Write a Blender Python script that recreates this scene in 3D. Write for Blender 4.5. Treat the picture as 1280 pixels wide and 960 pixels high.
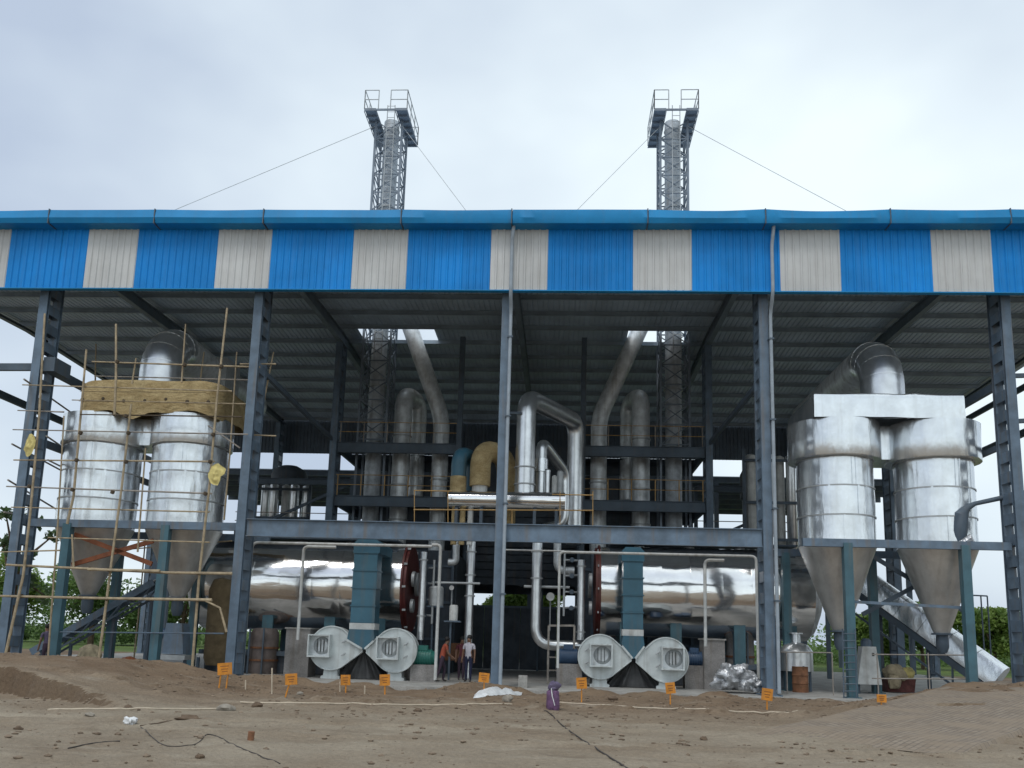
import bpy, math, random
import numpy as np
from mathutils import Vector, Matrix, Quaternion, noise as mnoise

for o in list(bpy.data.objects): bpy.data.objects.remove(o)
S = bpy.context.scene
C = S.collection
rnd = random.Random(7)

# ------------------------------------------------------------------ camera
FOC, PPX, PPY = 1100.0, 640.0, 608.0          # focal length and principal point, photo pixels
psi, tht, rol = math.radians(3.4), math.radians(9.8), math.radians(1.6)
EYE = Vector((2.233, -31.0, 1.68))
FW = Vector((-math.sin(psi)*math.cos(tht), math.cos(psi)*math.cos(tht), math.sin(tht)))
R0 = Vector((math.cos(psi), math.sin(psi), 0)); U0 = R0.cross(FW)
RT = R0*math.cos(rol) + U0*math.sin(rol); UP = -R0*math.sin(rol) + U0*math.cos(rol)
cd = bpy.data.cameras.new('camera'); cam = bpy.data.objects.new('camera', cd); C.objects.link(cam)
cd.sensor_width = 36; cd.lens = FOC/1280*36; cd.shift_y = (PPY-480)/1280; cd.clip_end = 6000; cd.clip_start = 0.2
M = Matrix((RT, UP, -FW)).transposed().to_4x4(); M.translation = EYE
cam.matrix_world = M; S.camera = cam

# ------------------------------------------------------------------ sky and sun
SUN_EL, SUN_AZ = math.radians(58), math.radians(205)      # azimuth clockwise from +Y: behind the camera, a little left
W = bpy.data.worlds.new('World'); S.world = W; W.use_nodes = True
nt = W.node_tree; nt.nodes.clear()
def wn(t, **k):
    n = nt.nodes.new(t)
    for a, b in k.items(): setattr(n, a, b)
    return n
sky = wn('ShaderNodeTexSky', sky_type='NISHITA', sun_disc=False)
sky.sun_elevation = SUN_EL; sky.sun_rotation = SUN_AZ; sky.air_density = 1.2; sky.dust_density = 2.5
tc = wn('ShaderNodeTexCoord'); mp = wn('ShaderNodeMapping'); mp.inputs['Scale'].default_value = (1.0, 1.0, 1.8)
mp.inputs['Location'].default_value = (-1.78, -0.262, -4.764)
n1 = wn('ShaderNodeTexNoise'); n1.inputs['Scale'].default_value = 1.15; n1.inputs['Detail'].default_value = 5; n1.inputs['Roughness'].default_value = .48
cr = wn('ShaderNodeValToRGB')
cr.color_ramp.elements[0].position = .36; cr.color_ramp.elements[0].color = (5.2, 6.1, 7.5, 1)
cr.color_ramp.elements[1].position = .62; cr.color_ramp.elements[1].color = (9.6, 10.7, 11.1, 1)
mx = wn('ShaderNodeMixRGB'); mx.inputs[0].default_value = .88
bg = wn('ShaderNodeBackground'); bg.inputs['Strength'].default_value = .1
wo = wn('ShaderNodeOutputWorld')
L = nt.links.new
L(tc.outputs['Generated'], mp.inputs['Vector']); L(mp.outputs[0], n1.inputs['Vector']); L(n1.outputs['Fac'], cr.inputs[0])
L(sky.outputs[0], mx.inputs[1]); L(cr.outputs[0], mx.inputs[2]); L(mx.outputs[0], bg.inputs[0]); L(bg.outputs[0], wo.inputs[0])
sd = bpy.data.lights.new('sun', 'SUN'); sd.energy = 1.1; sd.angle = math.radians(20); sd.color = (1, .97, .92)
so = bpy.data.objects.new('sun', sd); C.objects.link(so)
sdir = Vector((math.sin(SUN_AZ)*math.cos(SUN_EL), math.cos(SUN_AZ)*math.cos(SUN_EL), math.sin(SUN_EL)))
so.rotation_euler = (-sdir).to_track_quat('-Z', 'Y').to_euler(); so.location = (0, -40, 60)
S.view_settings.view_transform = 'Standard'; S.view_settings.look = 'None'; S.view_settings.exposure = .1; S.view_settings.gamma = 1
S.view_settings.use_curve_mapping = False
S.render.engine = 'CYCLES'; S.cycles.max_bounces = 8; S.cycles.diffuse_bounces = 4; S.cycles.glossy_bounces = 4

# ------------------------------------------------------------------ helpers
def at(x, y, Y):
    d = FW + RT*((x-PPX)/FOC) - UP*((y-PPY)/FOC)
    return EYE + d*((Y-EYE.y)/d.y)
def atz(x, y, z=0.0):
    d = FW + RT*((x-PPX)/FOC) - UP*((y-PPY)/FOC)
    return EYE + d*((z-EYE.z)/d.z)
def V(*a): return Vector(a)

MATS = {}
def mat(name, col, rough=.6, metal=0.0, var=.18, scale=1.5, bump=0.0, bscale=8.0, col2=None, stretch=(1,1,1), fine=0.0, dirt=0.0, bstretch=None, spec=.5, tint=0.0):
    m = bpy.data.materials.new(name); m.use_nodes = True; t = m.node_tree; N = t.nodes; K = t.links.new
    b = N['Principled BSDF']; b.inputs['Roughness'].default_value = rough; b.inputs['Metallic'].default_value = metal
    b.inputs['Specular IOR Level'].default_value = spec
    g = N.new('ShaderNodeNewGeometry'); mp = N.new('ShaderNodeMapping'); mp.inputs['Scale'].default_value = stretch
    K(g.outputs['Position'], mp.inputs['Vector'])
    nz = N.new('ShaderNodeTexNoise'); nz.inputs['Scale'].default_value = scale; nz.inputs['Detail'].default_value = 6; nz.inputs['Roughness'].default_value = .62
    K(mp.outputs[0], nz.inputs['Vector'])
    rp = N.new('ShaderNodeValToRGB'); e = rp.color_ramp.elements
    c2 = col2 if col2 else tuple(c*(1-var) for c in col); c1 = col if col2 else tuple(min(1, c*(1+var*.6)) for c in col)
    e[0].position = .34; e[1].position = .66; e[0].color = (*c2, 1); e[1].color = (*c1, 1)
    K(nz.outputs['Fac'], rp.inputs[0]); out = rp.outputs[0]
    if fine > 0:
        nf = N.new('ShaderNodeTexNoise'); nf.inputs['Scale'].default_value = 22; nf.inputs['Detail'].default_value = 4
        K(g.outputs['Position'], nf.inputs['Vector'])
        mm = N.new('ShaderNodeMixRGB'); mm.blend_type = 'OVERLAY'; mm.inputs[0].default_value = fine
        K(out, mm.inputs[1]); K(nf.outputs['Fac'], mm.inputs[2]); out = mm.outputs[0]
    if dirt > 0:      # streaks of grime running down
        ns = N.new('ShaderNodeTexNoise'); ns.inputs['Scale'].default_value = 1.0; ns.inputs['Detail'].default_value = 5
        ms = N.new('ShaderNodeMapping'); ms.inputs['Scale'].default_value = (5, 5, .35); K(g.outputs['Position'], ms.inputs['Vector']); K(ms.outputs[0], ns.inputs['Vector'])
        rs = N.new('ShaderNodeValToRGB'); rs.color_ramp.elements[0].position = .52; rs.color_ramp.elements[1].position = .72
        rs.color_ramp.elements[0].color = (0,0,0,1); rs.color_ramp.elements[1].color = (dirt, dirt, dirt, 1)
        K(ns.outputs['Fac'], rs.inputs[0])
        md = N.new('ShaderNodeMixRGB'); K(rs.outputs[0], md.inputs[0]); K(out, md.inputs[1]); md.inputs[2].default_value = (.16, .12, .08, 1); out = md.outputs[0]
    if tint > 0:
        oi = N.new('ShaderNodeObjectInfo'); hv = N.new('ShaderNodeHueSaturation'); mr = N.new('ShaderNodeMapRange'); mr.inputs['To Min'].default_value = 1-tint; mr.inputs['To Max'].default_value = 1+tint
        K(oi.outputs['Random'], mr.inputs['Value']); K(mr.outputs[0], hv.inputs['Value']); K(out, hv.inputs['Color']); out = hv.outputs[0]
    K(out, b.inputs['Base Color'])
    if bump > 0:
        nb = N.new('ShaderNodeTexNoise'); nb.inputs['Scale'].default_value = bscale; nb.inputs['Detail'].default_value = 3
        mb = N.new('ShaderNodeMapping'); mb.inputs['Scale'].default_value = bstretch or (1,1,1); K(g.outputs['Position'], mb.inputs['Vector']); K(mb.outputs[0], nb.inputs['Vector'])
        bp = N.new('ShaderNodeBump'); bp.inputs['Strength'].default_value = bump; bp.inputs['Distance'].default_value = .08
        K(nb.outputs['Fac'], bp.inputs['Height']); K(bp.outputs[0], b.inputs['Normal'])
    MATS[name] = m; return m

mat('steel_blue', (.115, .165, .225), .55, 0, .3, 1.6, dirt=.5, tint=.08)
mat('steel_dark', (.075, .105, .14), .6, 0, .25, 1.0, dirt=.2)
mat('teal', (.040, .125, .180), .45, 0, .2, .9, dirt=.3)
mat('teal_leg', (.055, .13, .165), .5, 0, .25, 1.2, dirt=.4)
mat('alu', (.86, .86, .86), .12, .97, .06, 2, bump=.13, bscale=1.3, bstretch=(.5, 1, 2.2))
mat('alu_pipe', (.72, .74, .76), .30, .93, .12, 2.5, bump=.12, bscale=3)
mat('alu_dull', (.68, .71, .73), .45, .45, .25, 2.5, bump=.1, bscale=4, dirt=.4)
mat('foil', (.76, .79, .82), .24, .90, .12, 1.6, bump=.30, bscale=2.0, bstretch=(1.8, 1.8, .5), dirt=.10)
mat('foil_cone', (.60, .59, .57), .42, .7, .16, 1.4, bump=.3, bscale=2.0, dirt=.2)
mat('flue', (.46, .50, .54), .6, .2, .3, 2.5, dirt=.3)
mat('galv', (.42, .44, .45), .5, .35, .2, 3)
mat('white_pipe', (.55, .56, .55), .5, 0, .2, 3, dirt=.4)
mat('blue_sheet', (.008, .225, .62), .5, 0, .16, .5, dirt=.06, spec=.22, bump=.25, bscale=1.2, tint=.09)
mat('white_sheet', (.52, .525, .52), .5, 0, .12, .5, dirt=.16, bump=.25, bscale=1.2, tint=.06)
mat('gutter_blue', (.014, .235, .52), .5, 0, .15, .6, dirt=.10, spec=.25, bump=.2, bscale=1.0)
mat('roof_sheet', (.44, .54, .64), .6, .05, .15, .6, tint=.06)
mat('rafter', (.15, .19, .235), .6, 0, .2, 1, dirt=.2)
mat('purlin', (.28, .34, .40), .6, .1, .2, 1)
mat('fan_white', (.56, .60, .60), .45, 0, .16, 2.4, dirt=.35)
mat('dark_inside', (.05, .06, .06), .7, 0, .3, 4)
mat('red_oxide', (.10, .018, .016), .55, 0, .35, 2.5, dirt=.3)
mat('orange_primer', (.26, .085, .035), .65, 0, .3, 2.5)
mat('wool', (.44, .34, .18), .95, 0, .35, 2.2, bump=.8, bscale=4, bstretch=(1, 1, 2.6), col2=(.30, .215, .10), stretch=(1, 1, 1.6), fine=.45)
mat('shaded_wool', (.17, .125, .07), .95, 0, .3, 3, bump=.6, bscale=5)  # darker copy of the wool, shade put into its colour
mat('tower_steel', (.17, .205, .25), .55, .1, .2, 2)
mat('downpipe', (.30, .35, .40), .5, 0, .15, 3)
mat('vessel_brown', (.15, .12, .11), .7, 0, .3, 3, dirt=.3)
mat('bamboo', (.36, .285, .185), .7, 0, .35, 4, fine=.2)
mat('pole_grey', (.30, .27, .24), .7, 0, .3, 4)
mat('rope', (.08, .06, .04), .9)
mat('concrete', (.34, .33, .31), .9, 0, .3, 1.2, bump=.3, bscale=9, fine=.35, dirt=.3)
mat('plinth', (.26, .245, .235), .9, 0, .35, 1.2, bump=.3, bscale=9, fine=.35, dirt=.4)
mat('sign', (.60, .23, .02), .6, 0, .25, 5, dirt=.4)
mat('sign_mark', (.25, .09, .02), .6)
mat('yellow_rail', (.46, .28, .10), .5, 0, .2, 3)
mat('tarp_black', (.035, .035, .036), .55, 0, .4, 3)
mat('plastic_white', (.68, .69, .70), .4, 0, .2, 4, bump=.7, bscale=5)
mat('plastic_silver', (.45, .46, .48), .3, .4, .5, 5, bump=.8, bscale=6)
mat('purple', (.14, .07, .15), .7, 0, .5, 6, bump=.4, bscale=9)
mat('motor_green', (.02, .16, .13), .45)
mat('motor_blue', (.03, .07, .14), .45)
mat('sack', (.36, .30, .2), .85, 0, .3, 5, bump=.5, bscale=9)
mat('maroon', (.14, .05, .045), .8, 0, .4, 5)
mat('rust', (.22, .10, .05), .8, 0, .4, 4, fine=.3)
mat('cable', (.05, .042, .038), .7)
mat('hose', (.52, .44, .34), .7, 0, .2, 4)
mat('skin', (.20, .105, .065), .55); mat('hair', (.012, .01, .01), .6)
mat('shirt_white', (.52, .50, .56), .85); mat('shirt_red', (.36, .075, .04), .85); mat('shirt_maroon', (.10, .02, .03), .85); mat('shirt_purple', (.11, .09, .15), .85)
mat('pants_navy', (.018, .022, .06), .85); mat('pants_dark', (.05, .03, .05), .85)
mat('leaf', (.19, .29, .09), .6, 0, .5, .4, col2=(.08, .15, .04)); mat('leaf2', (.25, .34, .08), .6, 0, .4, .5, col2=(.09, .17, .035)); mat('leaf3', (.11, .17, .07), .6, 0, .4, .5, col2=(.04, .08, .03))
mat('bark', (.13, .09, .06), .9, 0, .3, 5)
mat('sack_yellow', (.62, .52, .20), .8, 0, .3, 5)
mat('glass_gauge', (.6, .6, .6), .3)
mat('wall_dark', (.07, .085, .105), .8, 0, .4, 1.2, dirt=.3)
mat('clod', (.26, .20, .145), .95, 0, .5, 3, col2=(.12, .085, .058))
mat('stone', (.28, .25, .21), .95, 0, .3, 6)
mat('earth_clod', (.13, .09, .06), .95, 0, .3, 6)
# two-sided leaves let some light through
for k in ('leaf', 'leaf2', 'leaf3'):
    t = MATS[k].node_tree; b = t.nodes['Principled BSDF']; tr = t.nodes.new('ShaderNodeBsdfTranslucent'); ms = t.nodes.new('ShaderNodeMixShader'); ms.inputs[0].default_value = .4
    t.links.new(b.inputs['Base Color'].links[0].from_socket, tr.inputs['Color']); t.links.new(b.outputs[0], ms.inputs[1]); t.links.new(tr.outputs[0], ms.inputs[2]); t.links.new(ms.outputs[0], t.nodes['Material Output'].inputs['Surface'])

POS = {}
def reg(o, wpos, parent):
    C.objects.link(o); POS[o.name] = Vector(wpos)
    if parent is not None:
        o.parent = parent; o.location = Vector(wpos) - POS[parent.name]
    else: o.location = wpos
    return o
def tag(o, label=None, cat=None, group=None, kind=None):
    if label: o['label'] = label
    if cat: o['category'] = cat
    if group: o['group'] = group
    if kind: o['kind'] = kind
    return o
def thing(name, loc, label, cat, group=None):
    o = bpy.data.objects.new(name, None); o.empty_display_size = .3
    return tag(reg(o, loc, None), label, cat, group)

class MB:
    def __init__(s): s.v = []; s.f = []; s.m = []
    def add(s, vs, fs, mi=0):
        n = len(s.v); s.v += [tuple(v) for v in vs]; s.f += [tuple(i+n for i in f) for f in fs]; s.m += [mi]*len(fs); return s
    def box(s, x0, x1, y0, y1, z0, z1, mi=0):
        return s.add([(x0,y0,z0),(x1,y0,z0),(x1,y1,z0),(x0,y1,z0),(x0,y0,z1),(x1,y0,z1),(x1,y1,z1),(x0,y1,z1)],
                     [(0,3,2,1),(4,5,6,7),(0,1,5,4),(1,2,6,5),(2,3,7,6),(3,0,4,7)], mi)
    def prism(s, poly, y0, y1, mi=0):            # poly in (x, z), extruded along y
        n = len(poly)
        return s.add([(x,y0,z) for x,z in poly]+[(x,y1,z) for x,z in poly],
                     [tuple(range(n)), tuple(range(2*n-1,n-1,-1))]+[(i,i+n,(i+1)%n+n,(i+1)%n) for i in range(n)], mi)
    def tube(s, pts, r, n=10, caps=True, mi=0):
        pts = [Vector(p) for p in pts]; k = len(pts); rs = r if isinstance(r, (list, tuple)) else [r]*k
        t0 = (pts[1]-pts[0]).normalized(); a = t0.orthogonal().normalized(); rings = []
        for i in range(k):
            t = ((pts[min(i+1,k-1)]-pts[i]).normalized() + (pts[i]-pts[max(i-1,0)]).normalized())
            t = t.normalized() if t.length > 1e-6 else t0
            a = (a - t*a.dot(t)).normalized(); b = t.cross(a)
            rings.append([pts[i] + (a*math.cos(2*math.pi*j/n) + b*math.sin(2*math.pi*j/n))*rs[i] for j in range(n)])
        vs = [v for rg in rings for v in rg]; fs = []
        for i in range(k-1):
            for j in range(n): fs.append((i*n+j, i*n+(j+1)%n, (i+1)*n+(j+1)%n, (i+1)*n+j))
        if caps: fs += [tuple(range(n-1,-1,-1)), tuple((k-1)*n+j for j in range(n))]
        return s.add(vs, fs, mi)
    def lathe(s, c, axis, prof, n=32, mi=0, wob=0):       # prof: (t along axis, r)
        c = Vector(c); ax = Vector(axis).normalized(); a = ax.orthogonal().normalized(); b = ax.cross(a); vs = []; fs = []
        for i, (t, r) in enumerate(prof):
            for j in range(n):
                an = 2*math.pi*j/n; rr = r
                if wob and r > 0.01:
                    q = c + ax*t + (a*math.cos(an)+b*math.sin(an))*r
                    rr = r + wob*mnoise.noise(q*1.7) + wob*.5*mnoise.noise(q*4.1)
                vs.append(c + ax*t + (a*math.cos(an) + b*math.sin(an))*rr)
        for i in range(len(prof)-1):
            for j in range(n): fs.append((i*n+j, i*n+(j+1)%n, (i+1)*n+(j+1)%n, (i+1)*n+j))
        return s.add(vs, fs, mi)
    def mesh(s, name, mats, off=(0,0,0), smooth=False, ang=35):
        me = bpy.data.meshes.new(name); o = Vector(off)
        me.from_pydata([(v[0]-o.x, v[1]-o.y, v[2]-o.z) for v in s.v], [], s.f)
        for m in (mats if isinstance(mats, (list, tuple)) else [mats]): me.materials.append(MATS[m])
        me.polygons.foreach_set('material_index', s.m)
        if smooth: me.shade_smooth(); me.set_sharp_from_angle(angle=math.radians(ang))
        me.update(); return me
    def build(s, name, mats, parent=None, smooth=False, ang=35, label=None, base=False):
        a = np.array([tuple(v) for v in s.v]); lo, hi = a.min(0), a.max(0); c = (lo+hi)/2
        if base: c[2] = lo[2]
        me = s.mesh(name, mats, c, smooth, ang)
        o = bpy.data.objects.new(name, me); reg(o, Vector(c), parent)
        if label: o['label'] = label
        return o
def inst(name, me, loc, parent, rot=None, scale=None):
    o = bpy.data.objects.new(name, me); reg(o, loc, parent)
    if rot is not None: o.rotation_mode = 'QUATERNION'; o.rotation_quaternion = rot
    if scale is not None: o.scale = scale
    return o
UB, UC = {}, {}
def beam(p, q, w, h, m, name, parent, up=(0,0,1)):
    """square-edged bar from p to q; w across, h along up"""
    p, q = Vector(p), Vector(q)
    if m not in UB: UB[m] = MB().box(-.5,.5,-.5,.5,-.5,.5).mesh('bar_'+m, m)
    d = q-p; z = d.normalized(); u = Vector(up); u = u - z*u.dot(z)
    if u.length < 1e-4: u = Vector((0,1,0)) - z*z.y
    if u.length < 1e-4: u = Vector((1,0,0))
    u.normalize(); x = u.cross(z)
    return inst(name, UB[m], (p+q)/2, parent, Matrix((x, u, z)).transposed().to_quaternion(), (w, h, d.length))
def rod(p, q, r, m, name, parent):
    p, q = Vector(p), Vector(q)
    if m not in UC:
        UC[m] = MB().lathe((0,0,-.5), (0,0,1), [(0,0.0),(0,1.0),(1,1.0),(1,0.0)], 8).mesh('rod_'+m, m, smooth=True)
    d = q-p
    return inst(name, UC[m], (p+q)/2, parent, d.to_track_quat('Z', 'Y'), (r, r, d.length))
def fillet(pts, rad, seg=6):
    pts = [Vector(p) for p in pts]; out = [pts[0]]
    for i in range(1, len(pts)-1):
        a, b, c = pts[i-1], pts[i], pts[i+1]; u = (a-b).normalized(); w = (c-b).normalized()
        d = min(rad, (a-b).length*.49, (c-b).length*.49); p0 = b+u*d; p1 = b+w*d
        for k in range(seg+1):
            t = k/seg; out.append(p0*(1-t)**2 + b*2*t*(1-t) + p1*t*t)
    out.append(pts[-1]); return out
def pipe(name, pts, r, m, parent=None, rad=None, n=14, seg=7):
    return MB().tube(fillet(pts, rad if rad is not None else r*2.2, seg), r, n).build(name, m, parent, smooth=True, ang=50)
def flange(c, axis, r, t, m, parent, name='flange', n=18):
    return MB().lathe(Vector(c)-Vector(axis).normalized()*t/2, axis, [(0,0),(0,r),(t,r),(t,0)], n).build(name, m, parent, smooth=True)

def sstep(a, b, x):
    t = np.clip((x-a)/(b-a), 0, 1); return t*t*(3-2*t)

# ================================================================== SETTING
def ramp_tw(X, Y): return (X-9.3)*.63 + (Y+12)*.777, (X-9.3)*.777 - (Y+12)*.63
def ramp_h(t): return .62*sstep(-2.5, 15, t)
def ground_h(X, Y, nz):
    h = np.full_like(X, -.12)
    ye = -8.2 + (X+12.3)*(-3.5/5.4)
    ter = .52*sstep(-6.3, -12.5, X)*sstep(0, .16, Y-ye+.25*nz[1]+.12*nz[2])*(1-sstep(-1.2, 1.2, Y))
    mound = (.18*sstep(-9, -15, X))*np.exp(-((Y+3.2)/2.2)**2)*(1-sstep(-.5, 1.0, Y))
    lip = .10*sstep(-6.3, -10, X)*np.exp(-((Y-ye-.45)/.35)**2)
    h = h + ter*1.15 + mound + lip
    t, w = ramp_tw(X, Y)
    r = ramp_h(t)*sstep(-4.6, -2.6, w)*(1-sstep(1.75, 2.3+.5*np.abs(nz[1]), w))
    h = np.maximum(h, -.14 + r*1.12)
    heap = .16*np.exp(-((Y+3.0)/1.6)**2)*(.5+nz[0])*(np.abs(X) < 16) + .24*np.exp(-((Y+1.25)/.55)**2)*np.clip(nz[0]*1.6+.25+.4*nz[1], 0, 1)*(np.abs(X) < 17) + .10*np.exp(-((Y+6.0+.7*nz[1]*3)/.7)**2)*np.clip(.3+nz[1]*2, 0, 1)
    rough = .05*nz[0] + .035*nz[1] + .03*nz[2] + .02*nz[3]*np.clip(nz[0]*2+.6, .2, 1)
    near = 1 - sstep(2, 12, np.abs(Y+14)-14)
    h = h + heap*(Y < 0) + rough*(.35 + .65*near)
    for y0, am in ((-12.6, .05), (-14.4, .05), (-9.2, .035), (-10.6, .035)):          # wheel ruts
        c0 = y0 + .9*np.sin(X*.16+y0) ; h = h - am*np.exp(-((Y-c0)/.16)**2) + am*.5*np.exp(-((np.abs(Y-c0)-.3)/.1)**2)
    inside = sstep(-1.3, -.6, Y)*(1-sstep(33, 34, Y))*(np.abs(X) < 27.5)
    h = h*(1-inside) + np.where(X < -9.5, np.minimum(h, h), -.2)*inside
    h = np.where(Y > 33, -.12 + .02*nz[0], h)
    return h
xs = np.unique(np.concatenate([-np.geomspace(27, 2500, 26)[::-1], np.arange(-27, 27, .11), np.geomspace(27, 2500, 26)]))
ys = np.unique(np.concatenate([-31-np.geomspace(.5, 300, 14)[::-1], np.arange(-31, -21, .35), np.arange(-21, 1.2, .085), np.arange(1.5, 60, 1.5), np.geomspace(62, 4000, 30)]))
XX, YY = np.meshgrid(xs, ys)
def fnoise(sc, seed):
    """value noise on a lattice, three octaves"""
    out = np.zeros_like(XX); amp = 1.0
    for k in range(3):
        rs = np.random.RandomState(seed+k); n = 256; lat = rs.rand(n, n)*2-1
        u = XX*sc*2**k + 57.3; v = YY*sc*2**k + 91.1
        i = np.floor(u).astype(int); j = np.floor(v).astype(int); fu = u-i; fv = v-j
        fu = fu*fu*(3-2*fu); fv = fv*fv*(3-2*fv); g = lambda a, b: lat[a % n, b % n]
        out += amp*(g(i,j)*(1-fu)*(1-fv)+g(i+1,j)*fu*(1-fv)+g(i,j+1)*(1-fu)*fv+g(i+1,j+1)*fu*fv); amp *= .5
    return out/1.75
NZ = [fnoise(.45, 1), fnoise(1.5, 11), fnoise(4.5, 21), fnoise(7.5, 31)]
HH = ground_h(XX, YY, NZ)
def gz(x, y):
    i = int(np.clip(np.searchsorted(xs, x), 1, len(xs)-1)); j = int(np.clip(np.searchsorted(ys, y), 1, len(ys)-1))
    return float(HH[j-1:j+1, i-1:i+1].mean())
def atg(px, py):
    """the point where a sight line meets the ground"""
    z = -.1
    for _ in range(25):
        p = atz(px, py, z); z = .5*z + .5*gz(p.x, p.y)
    p = atz(px, py, z); p.z = gz(p.x, p.y); return p
ny, nx = XX.shape
gm = bpy.data.meshes.new('ground'); idx = np.arange(ny*nx).reshape(ny, nx)
q = np.stack([idx[:-1,:-1], idx[:-1,1:], idx[1:,1:], idx[1:,:-1]], -1).reshape(-1, 4)
gm.vertices.add(ny*nx); gm.vertices.foreach_set('co', np.stack([XX, YY, HH], -1).ravel().astype(np.float32))
gm.loops.add(q.size); gm.loops.foreach_set('vertex_index', q.ravel().astype(np.int32))
gm.polygons.add(len(q)); gm.polygons.foreach_set('loop_start', (np.arange(len(q))*4).astype(np.int32)); gm.polygons.foreach_set('loop_total', np.full(len(q), 4, np.int32))
gm.update(); gm.validate(); gm.shade_smooth()
def ground_mat():
    m = bpy.data.materials.new('dirt'); m.use_nodes = True; t = m.node_tree; N = t.nodes; K = t.links.new
    b = N['Principled BSDF']; b.inputs['Roughness'].default_value = .95; b.inputs['Specular IOR Level'].default_value = .25
    g = N.new('ShaderNodeNewGeometry'); sx = N.new('ShaderNodeSeparateXYZ'); K(g.outputs['Position'], sx.inputs[0])
    def noise(sc, det=6, st=None, ro=.6):
        n = N.new('ShaderNodeTexNoise'); n.inputs['Scale'].default_value = sc; n.inputs['Detail'].default_value = det; n.inputs['Roughness'].default_value = ro
        if st:
            q = N.new('ShaderNodeMapping'); q.inputs['Scale'].default_value = st; K(g.outputs['Position'], q.inputs[0]); K(q.outputs[0], n.inputs['Vector'])
        else: K(g.outputs['Position'], n.inputs['Vector'])
        return n.outputs['Fac']
    def ramp(i, p0, p1, c0=(0,0,0,1), c1=(1,1,1,1)):
        r = N.new('ShaderNodeValToRGB'); r.color_ramp.elements[0].position = p0; r.color_ramp.elements[1].position = p1
        r.color_ramp.elements[0].color = c0; r.color_ramp.elements[1].color = c1; K(i, r.inputs[0]); return r.outputs[0]
    def mix(f, a, c, mode='MIX'):
        r = N.new('ShaderNodeMixRGB'); r.blend_type = mode
        if isinstance(f, float): r.inputs[0].default_value = f
        else: K(f, r.inputs[0])
        for s, v in ((1, a), (2, c)):
            if isinstance(v, tuple): r.inputs[s].default_value = v
            else: K(v, r.inputs[s])
        return r.outputs[0]
    def maths(op, a, c):
        r = N.new('ShaderNodeMath'); r.operation = op
        for s, v in ((0, a), (1, c)):
            if isinstance(v, (int, float)): r.inputs[s].default_value = v
            else: K(v, r.inputs[s])
        return r.outputs[0]
    grey = ramp(noise(.5), .3, .7, (.222, .176, .127, 1), (.318, .268, .204, 1))
    brown = ramp(noise(.8), .3, .7, (.155, .104, .067, 1), (.245, .178, .12, 1))
    # brown spoil lies along the building, grey trodden fill in the yard
    yy = maths('ADD', sx.outputs['Y'], maths('MULTIPLY', maths('SUBTRACT', noise(.35), .5), 9.0))
    fb = ramp(maths('MULTIPLY', maths('ADD', yy, 16.0), 1/16.0), .30, .72)
    patch = ramp(noise(.28), .50, .62)
    col = mix(fb, grey, brown); col = mix(maths('MULTIPLY', patch, .45), col, (.21, .155, .105, 1))
    streak = ramp(noise(.9, 5, (.35, 2.2, 1)), .55, .72); col = mix(maths('MULTIPLY', streak, .4), col, (.135, .10, .073, 1))
    pale = ramp(noise(1.3, 5, (.4, 1.5, 1)), .58, .75); col = mix(maths('MULTIPLY', pale, .4), col, (.40, .365, .30, 1))
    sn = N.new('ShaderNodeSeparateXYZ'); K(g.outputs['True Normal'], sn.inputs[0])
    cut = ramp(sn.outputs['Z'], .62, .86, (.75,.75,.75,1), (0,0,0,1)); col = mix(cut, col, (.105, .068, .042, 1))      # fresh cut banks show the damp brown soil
    col = mix(.35, col, noise(14, 5), 'OVERLAY'); col = mix(.25, col, noise(60, 3), 'OVERLAY')
    fld = ramp(maths('MULTIPLY', sx.outputs['Y'], .01), .33, .37)
    col = mix(fld, col, ramp(noise(.2), .35, .65, (.05, .085, .02, 1), (.12, .17, .045, 1)))
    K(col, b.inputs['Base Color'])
    bp = N.new('ShaderNodeBump'); bp.inputs['Strength'].default_value = .9; bp.inputs['Distance'].default_value = .06
    K(maths('ADD', noise(9, 6), maths('MULTIPLY', noise(34, 4), .5)), bp.inputs['Height']); K(bp.outputs[0], b.inputs['Normal'])
    MATS['dirt'] = m
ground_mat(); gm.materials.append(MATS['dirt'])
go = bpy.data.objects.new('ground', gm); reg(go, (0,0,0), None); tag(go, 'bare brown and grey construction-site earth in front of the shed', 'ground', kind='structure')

slab = MB().box(-27, 27, -1.05, 32.5, -.35, 0).build('floor_slab', 'concrete'); tag(slab, 'grey concrete floor slab under the shed', 'floor', kind='structure')

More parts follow.
